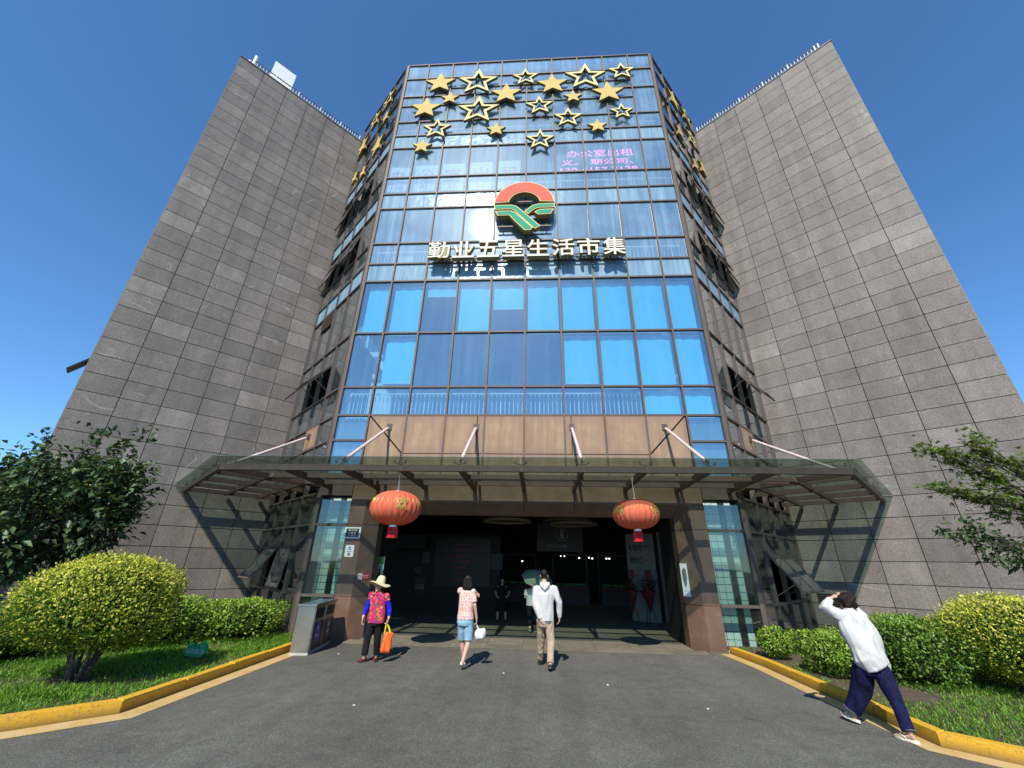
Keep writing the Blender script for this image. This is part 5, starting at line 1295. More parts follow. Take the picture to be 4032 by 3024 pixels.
grass(polyR, (5.25, 11, -7.5, 0.2), 30000, 'patchy green lawn behind the right yellow kerb', 0.085, [(5.7, -0.9, 0.9), (6.0, -2.6, 0.5), (6.3, -3.6, 0.6), (5.7, -3.4, 0.35)], 6)

# trees
def limb(m, a, b, r0, r1, bend=0.12, n=6):
    a, b = Vector(a), Vector(b); pts, rad = [], []; off = Vector((random.uniform(-1, 1), random.uniform(-1, 1), random.uniform(-0.3, 0.6)))*(b-a).length*bend
    for i in range(n+1):
        t = i/n; pts.append(a.lerp(b, t)+off*math.sin(math.pi*t)); rad.append(r0+(r1-r0)*t)
    m.tube(pts, rad, 7); return pts
def tree(name, base, fork, tips, lab, leafspec, per, cols, w, mat, trunk_r=0.11, spread=0.26, droop=0.3, palm=False, seed=1):
    o = empty(name, base, lab, 'tree'); m = MB(); r = np.random.default_rng(seed)
    limb(m, base, fork, trunk_r, trunk_r*0.72, 0.05); m.build('trunk', 'bark', o)
    m = MB(); ks = max(4, len(tips)//14); T = np.array(tips); cen = T[r.choice(len(T), ks, replace=False)]
    for _ in range(6):
        lb = np.argmin(((T[:, None]-cen[None])**2).sum(2), 1); cen = np.array([T[lb == i].mean(0) if (lb == i).any() else cen[i] for i in range(ks)])
    P, D, N = [], [], []
    for i in range(ks):
        hub = Vector(cen[i]).lerp(Vector(fork), 0.42); limb(m, fork, hub, trunk_r*0.5, trunk_r*0.24, 0.1)
        for t in T[lb == i]:
            pts = limb(m, hub, t, min(0.012, trunk_r*0.13), 0.003, 0.1, 4); ax = np.array((Vector(t)-hub).normalized())
            for k in range(per):
                u = r.random()**0.6; q = np.array(pts[2].lerp(Vector(t), u)) if u < 0.9 else np.array(t); 
                P.append(q+r.normal(0, spread*(0.35+0.65*r.random()), 3)*np.array([1, 1, 0.75])); D.append(ax*0.7+r.normal(0, 0.7, 3)+np.array([0, 0, -droop])); N.append(np.array([0, 0, 1.0])+r.normal(0, 0.45, 3))
    m.build('branch', 'bark', o, smooth=True)
    P, D, N = map(np.array, (P, D, N)); D = unit(D); N = unit(N); n = len(P)
    if palm:                                                          # five-lobed leaves from five blades each
        S = unit(np.cross(D, N)); PP, DD, NN, LL = [], [], [], []
        for a, l_ in ((-1.25, 0.6), (-0.62, 0.85), (0, 1.0), (0.62, 0.85), (1.25, 0.6)):
            PP.append(P); DD.append(D*math.cos(a)+S*math.sin(a)); NN.append(N); LL.append(np.full(n, leafspec[0]*l_)*r.uniform(0.85, 1.15, n))
        col = mixcol(n, cols, w); col = np.concatenate([col]*5); P, D, N, L = np.concatenate(PP), np.concatenate(DD), np.concatenate(NN), np.concatenate(LL)
        leaves('crown', P, D, N, L, L*0.30, col, mat, o, 0.05, None, 0.15)
    else:
        leaves('crown', P, D, N, leafspec[0]*r.uniform(0.7, 1.2, n), leafspec[1]*r.uniform(0.75, 1.2, n), mixcol(n, cols, w), mat, o, 0.16, None, 0.12)
    return o
def crown_tips(c, ax, n, seed, amp=0.4, zlim=None):
    r = np.random.default_rng(seed); d = unit(r.normal(0, 1, (n, 3))); rad = (0.35+0.65*r.random(n)**0.45)*(1+blobnoise(d, seed, amp=amp))
    P = np.array(c)+d*rad[:, None]*np.array(ax); return P[P[:, 2] > zlim] if zlim else P
tl = np.concatenate([crown_tips((-11.0, -3.0, 2.95), (1.85, 1.3, 1.55), 190, 31, 0.5, 1.2), crown_tips((-9.7, -3.0, 3.35), (1.1, 0.8, 0.95), 60, 32, 0.5), crown_tips((-12.6, -3.2, 3.0), (1.2, 1.0, 1.2), 60, 33, 0.5, 1.2),
    np.array([(-11.85, -3.0, 4.75), (-11.7, -3.0, 4.55), (-9.2, -3, 4.7), (-9.45, -3, 4.45), (-8.6, -3.0, 3.65), (-8.75, -3, 3.9), (-10.1, -3, 4.8), (-10.6, -3, 4.75), (-8.95, -3, 3.35), (-9.2, -3, 2.8)])])
tree('broadleaf_tree', (-11.3, -3.1, 0.08), (-11.15, -3.05, 1.3), tl, 'dark green broad-leaved tree before the left stone wing', (0.185, 0.10), 32, [(0.036, 0.070, 0.028), (0.060, 0.105, 0.040), (0.085, 0.140, 0.052), (0.022, 0.044, 0.020), (0.13, 0.19, 0.085)], [3, 4, 3, 2, 1], 'leaf_glossy', 0.12, 0.21, 0.6, False, 41)
tm = [(8.62, -3, 4.4), (8.9, -3.1, 4.42), (9.15, -2.9, 4.3), (9.4, -3, 4.25), (9.65, -3.1, 4.5), (9.8, -3, 4.62), (10.1, -3, 4.35), (10.0, -2.8, 4.2), (9.6, -3.0, 3.95), (9.85, -3.1, 3.8), (9.55, -2.9, 3.65), (9.35, -3, 4.0), (8.5, -3.0, 3.58), (8.75, -3, 3.52), (9.05, -3.05, 3.48), (9.3, -3, 3.4), (9.6, -3.1, 3.36), (9.9, -3, 3.3), (10.15, -3, 3.45), (10.3, -3.1, 3.9), (10.4, -3, 4.1), (10.1, -3.2, 3.05), (10.6, -3, 3.6), (10.8, -3, 4.2), (11, -3, 3.4), (11.2, -3, 3.9), (10.4, -2.8, 3.0), (9.85, -2.8, 3.1)]
tm = [tuple(np.array(t)+rng.normal(0, 0.07, 3)) for t in tm for _ in range(4)]
tree('maple_tree', (12.0, -3.0, 0.08), (11.6, -3.0, 2.6), tm, 'slender maple reaching in from the right edge', (0.115, 0.03), 12, [(0.11, 0.165, 0.032), (0.15, 0.215, 0.042), (0.075, 0.12, 0.025), (0.23, 0.26, 0.065)], [4, 3, 3, 1], 'leaf', 0.07, 0.11, 0.15, True, 43)
to = [(8.55, -3, 2.68), (8.75, -3, 2.72), (8.95, -3, 2.95), (9.1, -3, 2.8), (9.0, -3, 2.45), (9.25, -3, 2.5), (9.2, -3, 2.25), (9.5, -3, 2.6), (9.45, -3, 2.3), (9.6, -3, 2.1), (9.8, -3, 2.45), (9.9, -3, 2.2), (10.1, -3, 2.5), (10.3, -3, 2.2), (10.5, -3, 2.6), (10.7, -3, 2.4)]
to = [tuple(np.array(t)+rng.normal(0, 0.06, 3)) for t in to for _ in range(3)]
tree('sapling_tree', (11.3, -3.3, 0.08), (11.0, -3.2, 1.7), to, 'low leafy bough with drooping oval leaves under the maple at right', (0.14, 0.065), 12, [(0.035, 0.07, 0.025), (0.06, 0.105, 0.035), (0.09, 0.145, 0.05)], [3, 3, 2], 'leaf_glossy', 0.06, 0.11, 0.5, False, 47)
# ------------------------------------------------------------------ people
def V3(*a): return Vector(a)
class Blob:
    """closed lofts and ellipsoids, fused into one continuous skin by a voxel remesh"""
    def __init__(s): s.m = MB()
    def loft(s, secs, side=(1, 0, 0), n=16):
        m = s.m; b = len(m.v); k = len(secs); side = Vector(side); pts = [Vector(q[0]) for q in secs]
        for i, q in enumerate(secs):
            d = (pts[min(i+1, k-1)]-pts[max(i-1, 0)]).normalized(); x = side-d*side.dot(d)
            x = x.normalized() if x.length > 1e-3 else d.orthogonal().normalized(); y = d.cross(x)
            rw, rd = q[1], q[2] if len(q) > 2 else q[1]
            for j in range(n): a = 2*math.pi*j/n; m.v.append(tuple(pts[i]+x*(math.cos(a)*rw)+y*(math.sin(a)*rd)))
        for i in range(k-1):
            for j in range(n): m.f.append((b+i*n+j, b+i*n+(j+1) % n, b+(i+1)*n+(j+1) % n, b+(i+1)*n+j)); m.mi.append(0)
        m.f.append(tuple(b+j for j in range(n))[::-1]); m.f.append(tuple(b+(k-1)*n+j for j in range(n))); m.mi += [0, 0]; return s
    def ell(s, c, r, rot=None, n=14):
        m = s.m; b = len(m.v); c = Vector(c); r = (r, r, r) if isinstance(r, (int, float)) else r; q = rot.to_matrix() if rot else Matrix.Identity(3)
        rings = n//2
        for i in range(1, rings):
            t = math.pi*i/rings
            for j in range(n): a = 2*math.pi*j/n; m.v.append(tuple(c+q@Vector((r[0]*math.sin(t)*math.cos(a), r[1]*math.sin(t)*math.sin(a), r[2]*math.cos(t)))))
        m.v.append(tuple(c+q@Vector((0, 0, r[2])))); m.v.append(tuple(c-q@Vector((0, 0, r[2])))); tp, bt = len(m.v)-2, len(m.v)-1
        for i in range(rings-2):
            for j in range(n): m.f.append((b+i*n+j, b+(i+1)*n+j, b+(i+1)*n+(j+1) % n, b+i*n+(j+1) % n)); m.mi.append(0)
        for j in range(n): m.f.append((tp, b+j, b+(j+1) % n)); m.f.append((bt, b+(rings-2)*n+(j+1) % n, b+(rings-2)*n+j)); m.mi += [0, 0]
        return s
    def limb(s, pts, rad, side=(1, 0, 0)):
        """smooth tapering limb with rounded ends"""
        pts = [Vector(p) for p in pts]; secs = []
        d0 = (pts[0]-pts[1]).normalized(); d1 = (pts[-1]-pts[-2]).normalized()
        secs += [(pts[0]+d0*rad[0]*0.9, rad[0]*0.4), (pts[0]+d0*rad[0]*0.5, rad[0]*0.82)]
        secs += [(p, r_) for p, r_ in zip(pts, rad)]
        secs += [(pts[-1]+d1*rad[-1]*0.5, rad[-1]*0.82), (pts[-1]+d1*rad[-1]*0.9, rad[-1]*0.4)]
        return s.loft(secs, side, 12)
    def hand(s, wrist, d, nrm, thumb, curl=0.35, k=1.0):
        """palm, four unequal fingers bent at the knuckles, thumb from the side of the palm"""
        wrist, d, nrm, thumb = Vector(wrist), Vector(d).normalized(), Vector(nrm).normalized(), Vector(thumb).normalized()
        kn = wrist+d*0.085*k
        s.loft([(wrist-d*0.02, 0.023*k, 0.018*k), (wrist+d*0.03*k, 0.034*k, 0.016*k), (kn, 0.040*k, 0.013*k), (kn+d*0.008, 0.03*k, 0.009*k)], thumb, 12)
        for i, (off, ln) in enumerate(((0.031, 0.92), (0.0105, 1.05), (-0.0105, 0.98), (-0.031, 0.78))):
            p = kn+thumb*off*k; a = curl*(0.7+0.15*i); pts = [p-d*0.012]; dd = d
            for seg in (0.040, 0.025, 0.019):
                dd = (d*math.cos(a)+nrm*math.sin(a)); p = p+dd*seg*ln*k; pts.append(p); a += curl*0.9
            s.loft([(q, r_*k) for q, r_ in zip(pts, (0.0095, 0.0090, 0.0082, 0.0062))], thumb, 8)
        t0 = wrist+d*0.022*k+thumb*0.024*k; t1 = t0+(d*0.55+thumb*0.6+nrm*0.25).normalized()*0.036*k; t2 = t1+(d*0.9+thumb*0.15+nrm*0.35).normalized()*0.030*k
        s.loft([(t0-thumb*0.015, 0.013*k), (t1, 0.0105*k), (t2, 0.0078*k)], nrm, 8)
        return s
    def head(s, c, f, k=1.0):
        """skull, jaw, nose, ears; f = facing"""
        c, f = Vector(c), Vector(f).normalized(); r_ = f.cross(Vector((0, 0, 1))).normalized(); rot = Matrix((r_, -f, Vector((0, 0, 1)))).transposed().to_quaternion() if False else None
        ax = math.atan2(f.y, f.x)-math.pi/2; q = Matrix.Rotation(ax, 3, 'Z').to_quaternion()
        s.ell(c+Vector((0, 0, 0.025*k)), (0.072*k, 0.092*k, 0.088*k), q); s.ell(c+f*0.022*k-Vector((0, 0, 0.045*k)), (0.056*k, 0.066*k, 0.062*k), q)
        s.ell(c+f*0.070*k-Vector((0, 0, 0.088*k)), (0.026*k, 0.02*k, 0.018*k), q)
        s.loft([(c+f*0.084*k+Vector((0, 0, 0.012*k)), 0.008*k), (c+f*0.098*k-Vector((0, 0, 0.020*k)), 0.013*k, 0.012*k), (c+f*0.09*k-Vector((0, 0, 0.030*k)), 0.014*k)], r_, 8)
        for sg in (-1, 1): s.ell(c+r_*0.074*k*sg-f*0.008*k-Vector((0, 0, 0.008*k)), (0.010*k, 0.020*k, 0.032*k), q)
        return s
    def build(s, name, mat, parent=None, voxel=0.008, smooth=4, fold=None, loc=None):
        me = s.m.mesh('tmp'); ob = bpy.data.objects.new('tmp', me); C.objects.link(ob)
        rm = ob.modifiers.new('r', 'REMESH'); rm.mode = 'VOXEL'; rm.voxel_size = voxel
        if smooth: sm = ob.modifiers.new('s', 'SMOOTH'); sm.factor = 0.5; sm.iterations = smooth
        dg = bpy.context.evaluated_depsgraph_get(); out = bpy.data.meshes.new_from_object(ob.evaluated_get(dg)); out.name = name
        bpy.data.objects.remove(ob); bpy.data.meshes.remove(me); out.materials.clear()
        if fold:
            amp, vec, fr_, seed = fold; n = len(out.vertices); co = np.empty(n*3); out.vertices.foreach_get('co', co); co = co.reshape(-1, 3); nr = np.empty(n*3); out.vertices.foreach_get('normal', nr); nr = nr.reshape(-1, 3)
            r = np.random.default_rng(seed); vec = np.array(vec, float); vec /= np.linalg.norm(vec); h = np.zeros(n)
            for k in range(7):
                f = r.normal(0, 1, 3); f -= vec*(f@vec)*0.88; f = f/np.linalg.norm(f)*fr_*r.uniform(0.6, 1.7); w_ = np.sin(co@f+r.uniform(0, 6.3)+1.2*np.sin(co@(vec*r.uniform(4, 9)))); h += np.abs(w_)**0.7*np.sign(w_)/7
            co += nr*(h*amp)[:, None]; out.vertices.foreach_set('co', co.ravel()); out.update()
        return link_mesh(name, out, mat, parent, loc, smooth=True)
def person(blob, base, label, voxel=0.006):
    o = blob.build('person', 'skin', None, voxel, 3, loc=base); return tag(o, label, 'person')
def face(parent, c, f, k=1.0):
    c, f = Vector(c), Vector(f).normalized(); r_ = f.cross(Vector((0, 0, 1))).normalized()
    for sg in (-1, 1):
        b = Blob(); b.ell(c+f*0.081*k+r_*0.032*k*sg+V3(0, 0, 0.012*k), (0.012*k, 0.008*k, 0.006*k)); b.build('eye', 'eye_dark', parent, 0.003, 1)
    b = Blob(); b.loft([(c+f*0.083*k+r_*0.022*k*sg2-V3(0, 0, 0.052*k)+f*(0.006 if sg2 == 0 else 0), 0.005*k if sg2 else 0.008*k) for sg2 in (-1, 0, 1)], (0, 0, 1), 8); b.build('mouth', 'lip', parent, 0.003, 1)
def shoe(parent, name, heel, toe, mat, sole='sole_grey', h=0.07, wd=0.042, strap=None):
    heel, toe = Vector(heel), Vector(toe); d = (toe-heel); L = d.length; d.normalize(); s_ = d.cross(V3(0, 0, 1)).normalized(); u = s_.cross(d)
    b = Blob(); b.loft([(heel+u*0.035, wd*0.6, 0.03), (heel+d*0.03+u*h*0.5, wd*0.85, h*0.52), (heel+d*L*0.35+u*h*0.5, wd*0.9, h*0.5), (heel+d*L*0.6+u*h*0.36, wd*1.08, h*0.36), (heel+d*L*0.86+u*h*0.28, wd*1.0, h*0.28), (heel+d*L*1.0+u*0.02, wd*0.45, 0.014)], s_, 14)
    o = b.build(name, mat, parent, 0.006, 4)
    m = MB(); n = 18; out = []
    for j in range(n): a = 2*math.pi*j/n; out.append((math.cos(a)*L*0.53+L*0.5, math.sin(a)*wd*(1.05 if math.cos(a) > 0 else 0.9)))
    m.prism(out, heel, d, s_, -u if False else u, -0.004, 0.014); m.build('sole', sole, parent)
    return o

# --- woman in the straw hat
def hat_woman():
    f = V3(-0.30, -0.95, 0).normalized(); r_ = V3(0.95, -0.30, 0).normalized()      # r_: image right
    H = V3(-3.13, -2.21, 1.395); pel = V3(-3.11, -2.18, 0.76)
    b = Blob(); b.head(H, f, 0.97)
    b.limb([H-V3(0, 0, 0.06)-f*0.01, V3(-3.12, -2.19, 1.22)], [0.048, 0.055])
    b.loft([(pel-V3(0, 0, 0.05), 0.13, 0.10), (pel+V3(0, 0, 0.05), 0.155, 0.115), (V3(-3.11, -2.18, 0.98), 0.14, 0.105), (V3(-3.11, -2.18, 1.15), 0.17, 0.11), (V3(-3.11, -2.185, 1.23), 0.15, 0.09), (V3(-3.11, -2.185, 1.27), 0.07, 0.06)], r_)
    A = [(V3(-3.28, -2.14, 1.205), V3(-3.345, -2.15, 0.99), V3(-3.375, -2.23, 0.795)), (V3(-2.925, -2.22, 1.195), V3(-2.83, -2.20, 0.985), V3(-2.80, -2.26, 0.80))]
    for a in A: b.limb(a, [0.052, 0.042, 0.028])
    b.hand(A[0][2], V3(0.05, -0.25, -0.96), V3(0.9, 0.2, 0), V3(0.1, -0.95, 0), 0.45, 0.95)
    b.hand(A[1][2], V3(-0.03, -0.08, -1), V3(-0.95, -0.1, 0), V3(-0.1, -0.95, 0), 0.95, 0.95)
    LG_ = [(V3(-3.19, -2.18, 0.72), V3(-3.215, -2.23, 0.42), V3(-3.225, -2.24, 0.09)), (V3(-3.02, -2.18, 0.72), V3(-3.02, -2.17, 0.42), V3(-3.02, -2.10, 0.09))]
    for a in LG_: b.limb(a, [0.085, 0.056, 0.036])
    for a, dd in ((LG_[0], V3(-0.42, -0.9, 0).normalized()), (LG_[1], V3(0.05, -1, 0).normalized())): b.loft([(a[2]-dd*0.02-V3(0, 0, 0.03), 0.026, 0.03), (a[2]+dd*0.07-V3(0, 0, 0.055), 0.028, 0.016), (a[2]+dd*0.14-V3(0, 0, 0.07), 0.022, 0.010)], r_)
    P = person(b, (-3.12, -2.18, 0), 'woman in straw hat and red floral blouse carrying an orange bag')
    face(P, H, f, 0.97)
    b = Blob(); b.loft([(V3(-3.10, -2.18, 0.70), 0.215, 0.15), (V3(-3.10, -2.18, 0.85), 0.205, 0.145), (V3(-3.10, -2.18, 1.0), 0.185, 0.135), (V3(-3.105, -2.18, 1.14), 0.20, 0.135), (V3(-3.11, -2.18, 1.22), 0.185, 0.115), (V3(-3.115, -2.19, 1.27), 0.11, 0.08), (V3(-3.12, -2.19, 1.295), 0.07, 0.065)], r_)
    for a in A: b.loft([(a[0]+V3(0, 0, 0.02)+(pel-a[0]).normalized()*0.05, 0.07, 0.07), (a[0], 0.075, 0.072), (a[0].lerp(a[1], 0.38), 0.072, 0.068)], r_)
    [b.ell(a[0]+V3(0, 0, 0.005), (0.085, 0.08, 0.082)) for a in A]; b.build('blouse', 'floral', P, 0.009, 3, (0.010, (0, 0, 1), 30, 2))
    b = Blob()
    for sg in (-1, 1): b.loft([(V3(-3.12, -2.19, 1.30)-f*0.06, 0.02, 0.012), (V3(-3.12, -2.19, 1.285)+r_*0.06*sg, 0.022, 0.014), (V3(-3.12, -2.19, 1.23)+f*0.115+r_*0.035*sg, 0.025, 0.010)], r_, 10)
    b.build('collar', 'floral', P, 0.006, 2)
    b = Blob()
    for a in A: b.loft([(a[0].lerp(a[1], 0.1), 0.056), (a[1], 0.056), (a[1].lerp(a[2], 0.5), 0.050), (a[1].lerp(a[2], 0.78), 0.046)], r_)
    b.build('sleeves', 'cloth_blue', P, 0.008, 3, (0.007, (1, 0, 0), 60, 3))
    b = Blob(); b.loft([(pel+V3(0, 0, 0.04), 0.165, 0.125), (pel-V3(0, 0, 0.06), 0.175, 0.135), (pel-V3(0, 0, 0.12), 0.15, 0.12)], r_)
    for a in LG_: b.loft([(a[0]+V3(0, 0, 0.02), 0.098), (a[0].lerp(a[1], 0.5), 0.085), (a[1], 0.074), (a[2]+V3(0, 0, 0.03), 0.068)], r_)
    b.build('trousers', 'cloth_black', P, 0.009, 3, (0.008, (0, 0, 1), 35, 4))
    for a, dd in ((LG_[0], V3(-0.42, -0.9, 0)), (LG_[1], V3(0.05, -1, 0))):
        dd.normalize(); q = V3(a[2].x, a[2].y, 0.004); shoe(P, 'shoe', q-dd*0.065, q+dd*0.185, 'shoe_red', 'sole_grey', 0.062, 0.050)
        m = MB(); s2 = dd.cross(V3(0, 0, 1)); c_ = q+dd*0.05+V3(0, 0, 0.045); m.tube([c_+s2*0.042-V3(0, 0, 0.02), c_+s2*0.025+V3(0, 0, 0.012), c_-s2*0.025+V3(0, 0, 0.012), c_-s2*0.042-V3(0, 0, 0.02)], 0.008, 6); m.build('strap', 'shoe_red', P)
    b = Blob(); b.ell(H+V3(0, 0, 0.035)-f*0.045, (0.080, 0.078, 0.085)); b.loft([(H-f*0.06+V3(0, 0, 0.02), 0.07, 0.05), (H-f*0.07-V3(0, 0, 0.07), 0.06, 0.035)], r_); b.build('hair', 'hair', P, 0.007, 3)
    # straw hat
    m = MB(); n = 40; prof = [(0.235, -0.032), (0.20, -0.008), (0.15, 0.002), (0.108, 0.008), (0.100, 0.03), (0.094, 0.08), (0.082, 0.125), (0.055, 0.155), (0.001, 0.168)]
    prof2 = [(0.001, 0.16), (0.05, 0.147), (0.076, 0.12), (0.09, 0.078), (0.096, 0.028), (0.104, 0.0), (0.15, -0.006), (0.20, -0.016), (0.235, -0.038), (0.235, -0.032)]
    m.lathe(prof, (0, 0, 0), n); m.lathe(prof2, (0, 0, 0), n)
    v = np.array(m.v); rr = np.hypot(v[:, 0], v[:, 1]); an = np.arctan2(v[:, 1], v[:, 0]); v[:, 2] += np.clip(rr-0.10, 0, 1)*(0.22*np.sin(2*an+0.6)+0.1*np.sin(3*an)); m.v = [tuple(q) for q in v]
    me = m.mesh('straw_hat'); me.transform(Matrix.Translation(H+V3(0.015, 0.02, 0.060)) @ Matrix.Rotation(R(9), 4, 'Y') @ Matrix.Rotation(R(-13), 4, 'X')); link_mesh('straw_hat', me, 'straw', P, smooth=True)
    # her bag
    o = empty('tote_bag', (-2.80, -2.27, 0.18), 'orange tote bag with yellow handles hanging from a hand', 'bag')
    bm = bmesh.new(); bmesh.ops.create_cube(bm, size=1); bmesh.ops.subdivide_edges(bm, edges=bm.edges, cuts=5, use_grid_fill=True)
    for v in bm.verts:
        z = v.co.z+0.5; v.co = V3(v.co.x*(0.19-0.03*z)+0.012*math.sin(9*z+5*v.co.y), v.co.y*(0.10-0.05*z)+0.010*math.sin(7*z+8*v.co.x), z*0.37)
    bm.to_mesh(me2 := bpy.data.meshes.new('body')); bm.free(); me2.transform(Matrix.Translation((-2.80, -2.27, 0.175)) @ Matrix.Rotation(R(35), 4, 'Z') @ Matrix.Rotation(R(8), 4, 'Y')); link_mesh('body', me2, 'bag_orange', o, smooth=True)
    hp = A[1][2]+V3(-0.025, -0.01, -0.105)
    for dy in (-0.02, 0.02):
        m = MB(); m.tube([(-2.73, -2.24+dy, 0.52), (-2.77, -2.25+dy, 0.62), hp+V3(0.01, dy*0.3, 0), hp+V3(-0.01, dy*0.3, 0), (-2.83, -2.28+dy, 0.62), (-2.84, -2.29+dy, 0.52)], 0.011, 6); m.build('handle', 'bag_yellow', o)
hat_woman()

# --- young woman with a carrier bag, from behind
def girl():
    f = V3(0.03, 1, 0).normalized(); r_ = V3(1, -0.03, 0); y = -2.47
    H = V3(-1.105, y+0.03, 1.545); pel = V3(-1.12, y, 0.84)
    b = Blob(); b.head(H, f, 0.95); b.limb([H-V3(0, 0, 0.07), V3(-1.11, y, 1.37)], [0.045, 0.052])
    b.loft([(pel-V3(0, 0, 0.06), 0.12, 0.09), (pel+V3(0, 0, 0.03), 0.15, 0.11), (V3(-1.12, y, 1.06), 0.125, 0.09), (V3(-1.115, y, 1.25), 0.145, 0.095), (V3(-1.11, y, 1.36), 0.135, 0.075), (V3(-1.11, y, 1.40), 0.06, 0.05)], r_)
    AR_ = (V3(-0.985, y, 1.345), V3(-0.93, y-0.03, 1.10), V3(-0.885, y+0.02, 0.855)); b.limb(AR_, [0.044, 0.036, 0.025])
    b.hand(AR_[2], V3(0.05, 0.05, -1), V3(-0.95, 0, 0), V3(0, 0.95, 0), 0.9, 0.92)
    AL_ = (V3(-1.25, y, 1.36), V3(-1.17, y+0.24, 1.17), V3(-0.975, y+0.17, 1.325)); b.limb(AL_, [0.044, 0.036, 0.026])
    b.hand(AL_[2], V3(0.8, -0.2, -0.35), V3(0, -0.9, -0.2), V3(0, -0.2, 0.95), 0.5, 0.92)
    Ln = (V3(-1.045, y, 0.80), V3(-1.03, y+0.01, 0.45), V3(-1.10, y-0.20, 0.125)); Lf = (V3(-1.19, y, 0.80), V3(-1.18, y+0.12, 0.45), V3(-1.13, y+0.20, 0.09))
    for a in (Ln, Lf): b.limb([a[0], a[1], a[1].lerp(a[2], 0.35)+V3(0, -0.012, 0), a[2]], [0.080, 0.052, 0.050, 0.032])
    b.loft([(Ln[2], 0.032), (V3(-1.105, y-0.16, 0.06), 0.032, 0.025), (V3(-1.10, y-0.08, 0.03), 0.03, 0.015)], r_); b.loft([(Lf[2], 0.032), (Lf[2]+V3(0, 0.08, -0.05), 0.032, 0.02), (Lf[2]+V3(0, 0.14, -0.065), 0.028, 0.014)], r_)
    P = person(b, (-1.11, y, 0), 'dark-haired woman in patterned T-shirt and denim shorts walking in')
    b = Blob(); b.loft([(V3(-1.115, y, 0.845), 0.178, 0.135), (V3(-1.115, y, 1.0), 0.158, 0.12), (V3(-1.113, y, 1.2), 0.162, 0.118), (V3(-1.11, y, 1.33), 0.160, 0.095), (V3(-1.11, y, 1.395), 0.10, 0.07), (V3(-1.11, y, 1.42), 0.062, 0.058)], r_)
    b.loft([(AR_[0]+V3(-0.04, 0, 0.015), 0.06), (AR_[0], 0.062), (AR_[0].lerp(AR_[1], 0.75), 0.066)], r_); b.loft([(AL_[0]+V3(0.04, 0, 0.015), 0.06), (AL_[0], 0.062), (AL_[0].lerp(AL_[1], 0.7), 0.064)], r_)
    b.ell(AR_[0]+V3(0, 0, 0.004), (0.072, 0.07, 0.07)); b.ell(AL_[0]+V3(0, 0, 0.004), (0.072, 0.07, 0.07)); b.build('shirt', 'ring_print', P, 0.009, 3, (0.009, (0.3, 0, 1), 28, 12))
    b = Blob(); b.loft([(pel+V3(0, 0, 0.05), 0.158, 0.122), (pel-V3(0, 0, 0.05), 0.172, 0.135), (pel-V3(0, 0, 0.11), 0.15, 0.12)], r_)
    for a in (Ln, Lf): b.loft([(a[0]+V3(0, 0, 0.02), 0.098), (a[0].lerp(a[1], 0.5), 0.090), (a[0].lerp(a[1], 0.93), 0.084)], r_)
    b.build('denim_shorts', 'denim', P, 0.009, 3, (0.008, (0, 0, 1), 32, 13))
    b = Blob(); b.ell(H+V3(0, -0.012, 0.03), (0.088, 0.105, 0.098)); b.loft([(H+V3(0, -0.03, 0.06), 0.09, 0.085), (H+V3(0, -0.035, -0.02), 0.108, 0.088), (H+V3(0.005, -0.04, -0.10), 0.120, 0.080), (H+V3(0.01, -0.035, -0.165), 0.118, 0.062)], r_)
    b.build('hair', 'hair', P, 0.007, 2, (0.010, (0, 0, 1), 75, 14))
    m = MB(); m.tube([H+V3(-0.03, -0.115, 0.085), H+V3(0.03, -0.115, 0.085)], 0.012, 6); m.build('hair_clip', 'shoe_black', P)
    shoe(P, 'shoe', V3(-1.115, y-0.235, 0.105), V3(-1.095, y-0.035, 0.006), 'shoe_white', 'shoe_white', 0.06, 0.04); shoe(P, 'shoe', V3(-1.13, y+0.14, 0.004), V3(-1.13, y+0.36, 0.004), 'shoe_white', 'shoe_white', 0.06, 0.04)
    o = empty('carrier_bag', (-0.80, y+0.04, 0.46), 'knotted white plastic carrier bag swinging from a hand', 'bag')
    b = Blob(); b.ell((-0.835, y+0.04, 0.575), (0.085, 0.075, 0.105)); b.ell((-0.745, y+0.04, 0.61), (0.075, 0.07, 0.09)); b.ell((-0.78, y+0.03, 0.545), (0.08, 0.075, 0.07)); b.build('body', 'bag_white', o, 0.008, 2, (0.016, (0.2, 0.2, 1), 45, 15))
    b = Blob(); b.loft([(V3(-0.83, y+0.04, 0.66), 0.03, 0.02), (V3(-0.855, y+0.035, 0.70), 0.016), (AR_[2]+V3(0.0, 0.01, -0.10), 0.014), (AR_[2]+V3(-0.01, 0.01, -0.07), 0.014)], r_, 8); b.build('handle', 'bag_white', o, 0.006, 2)
girl()

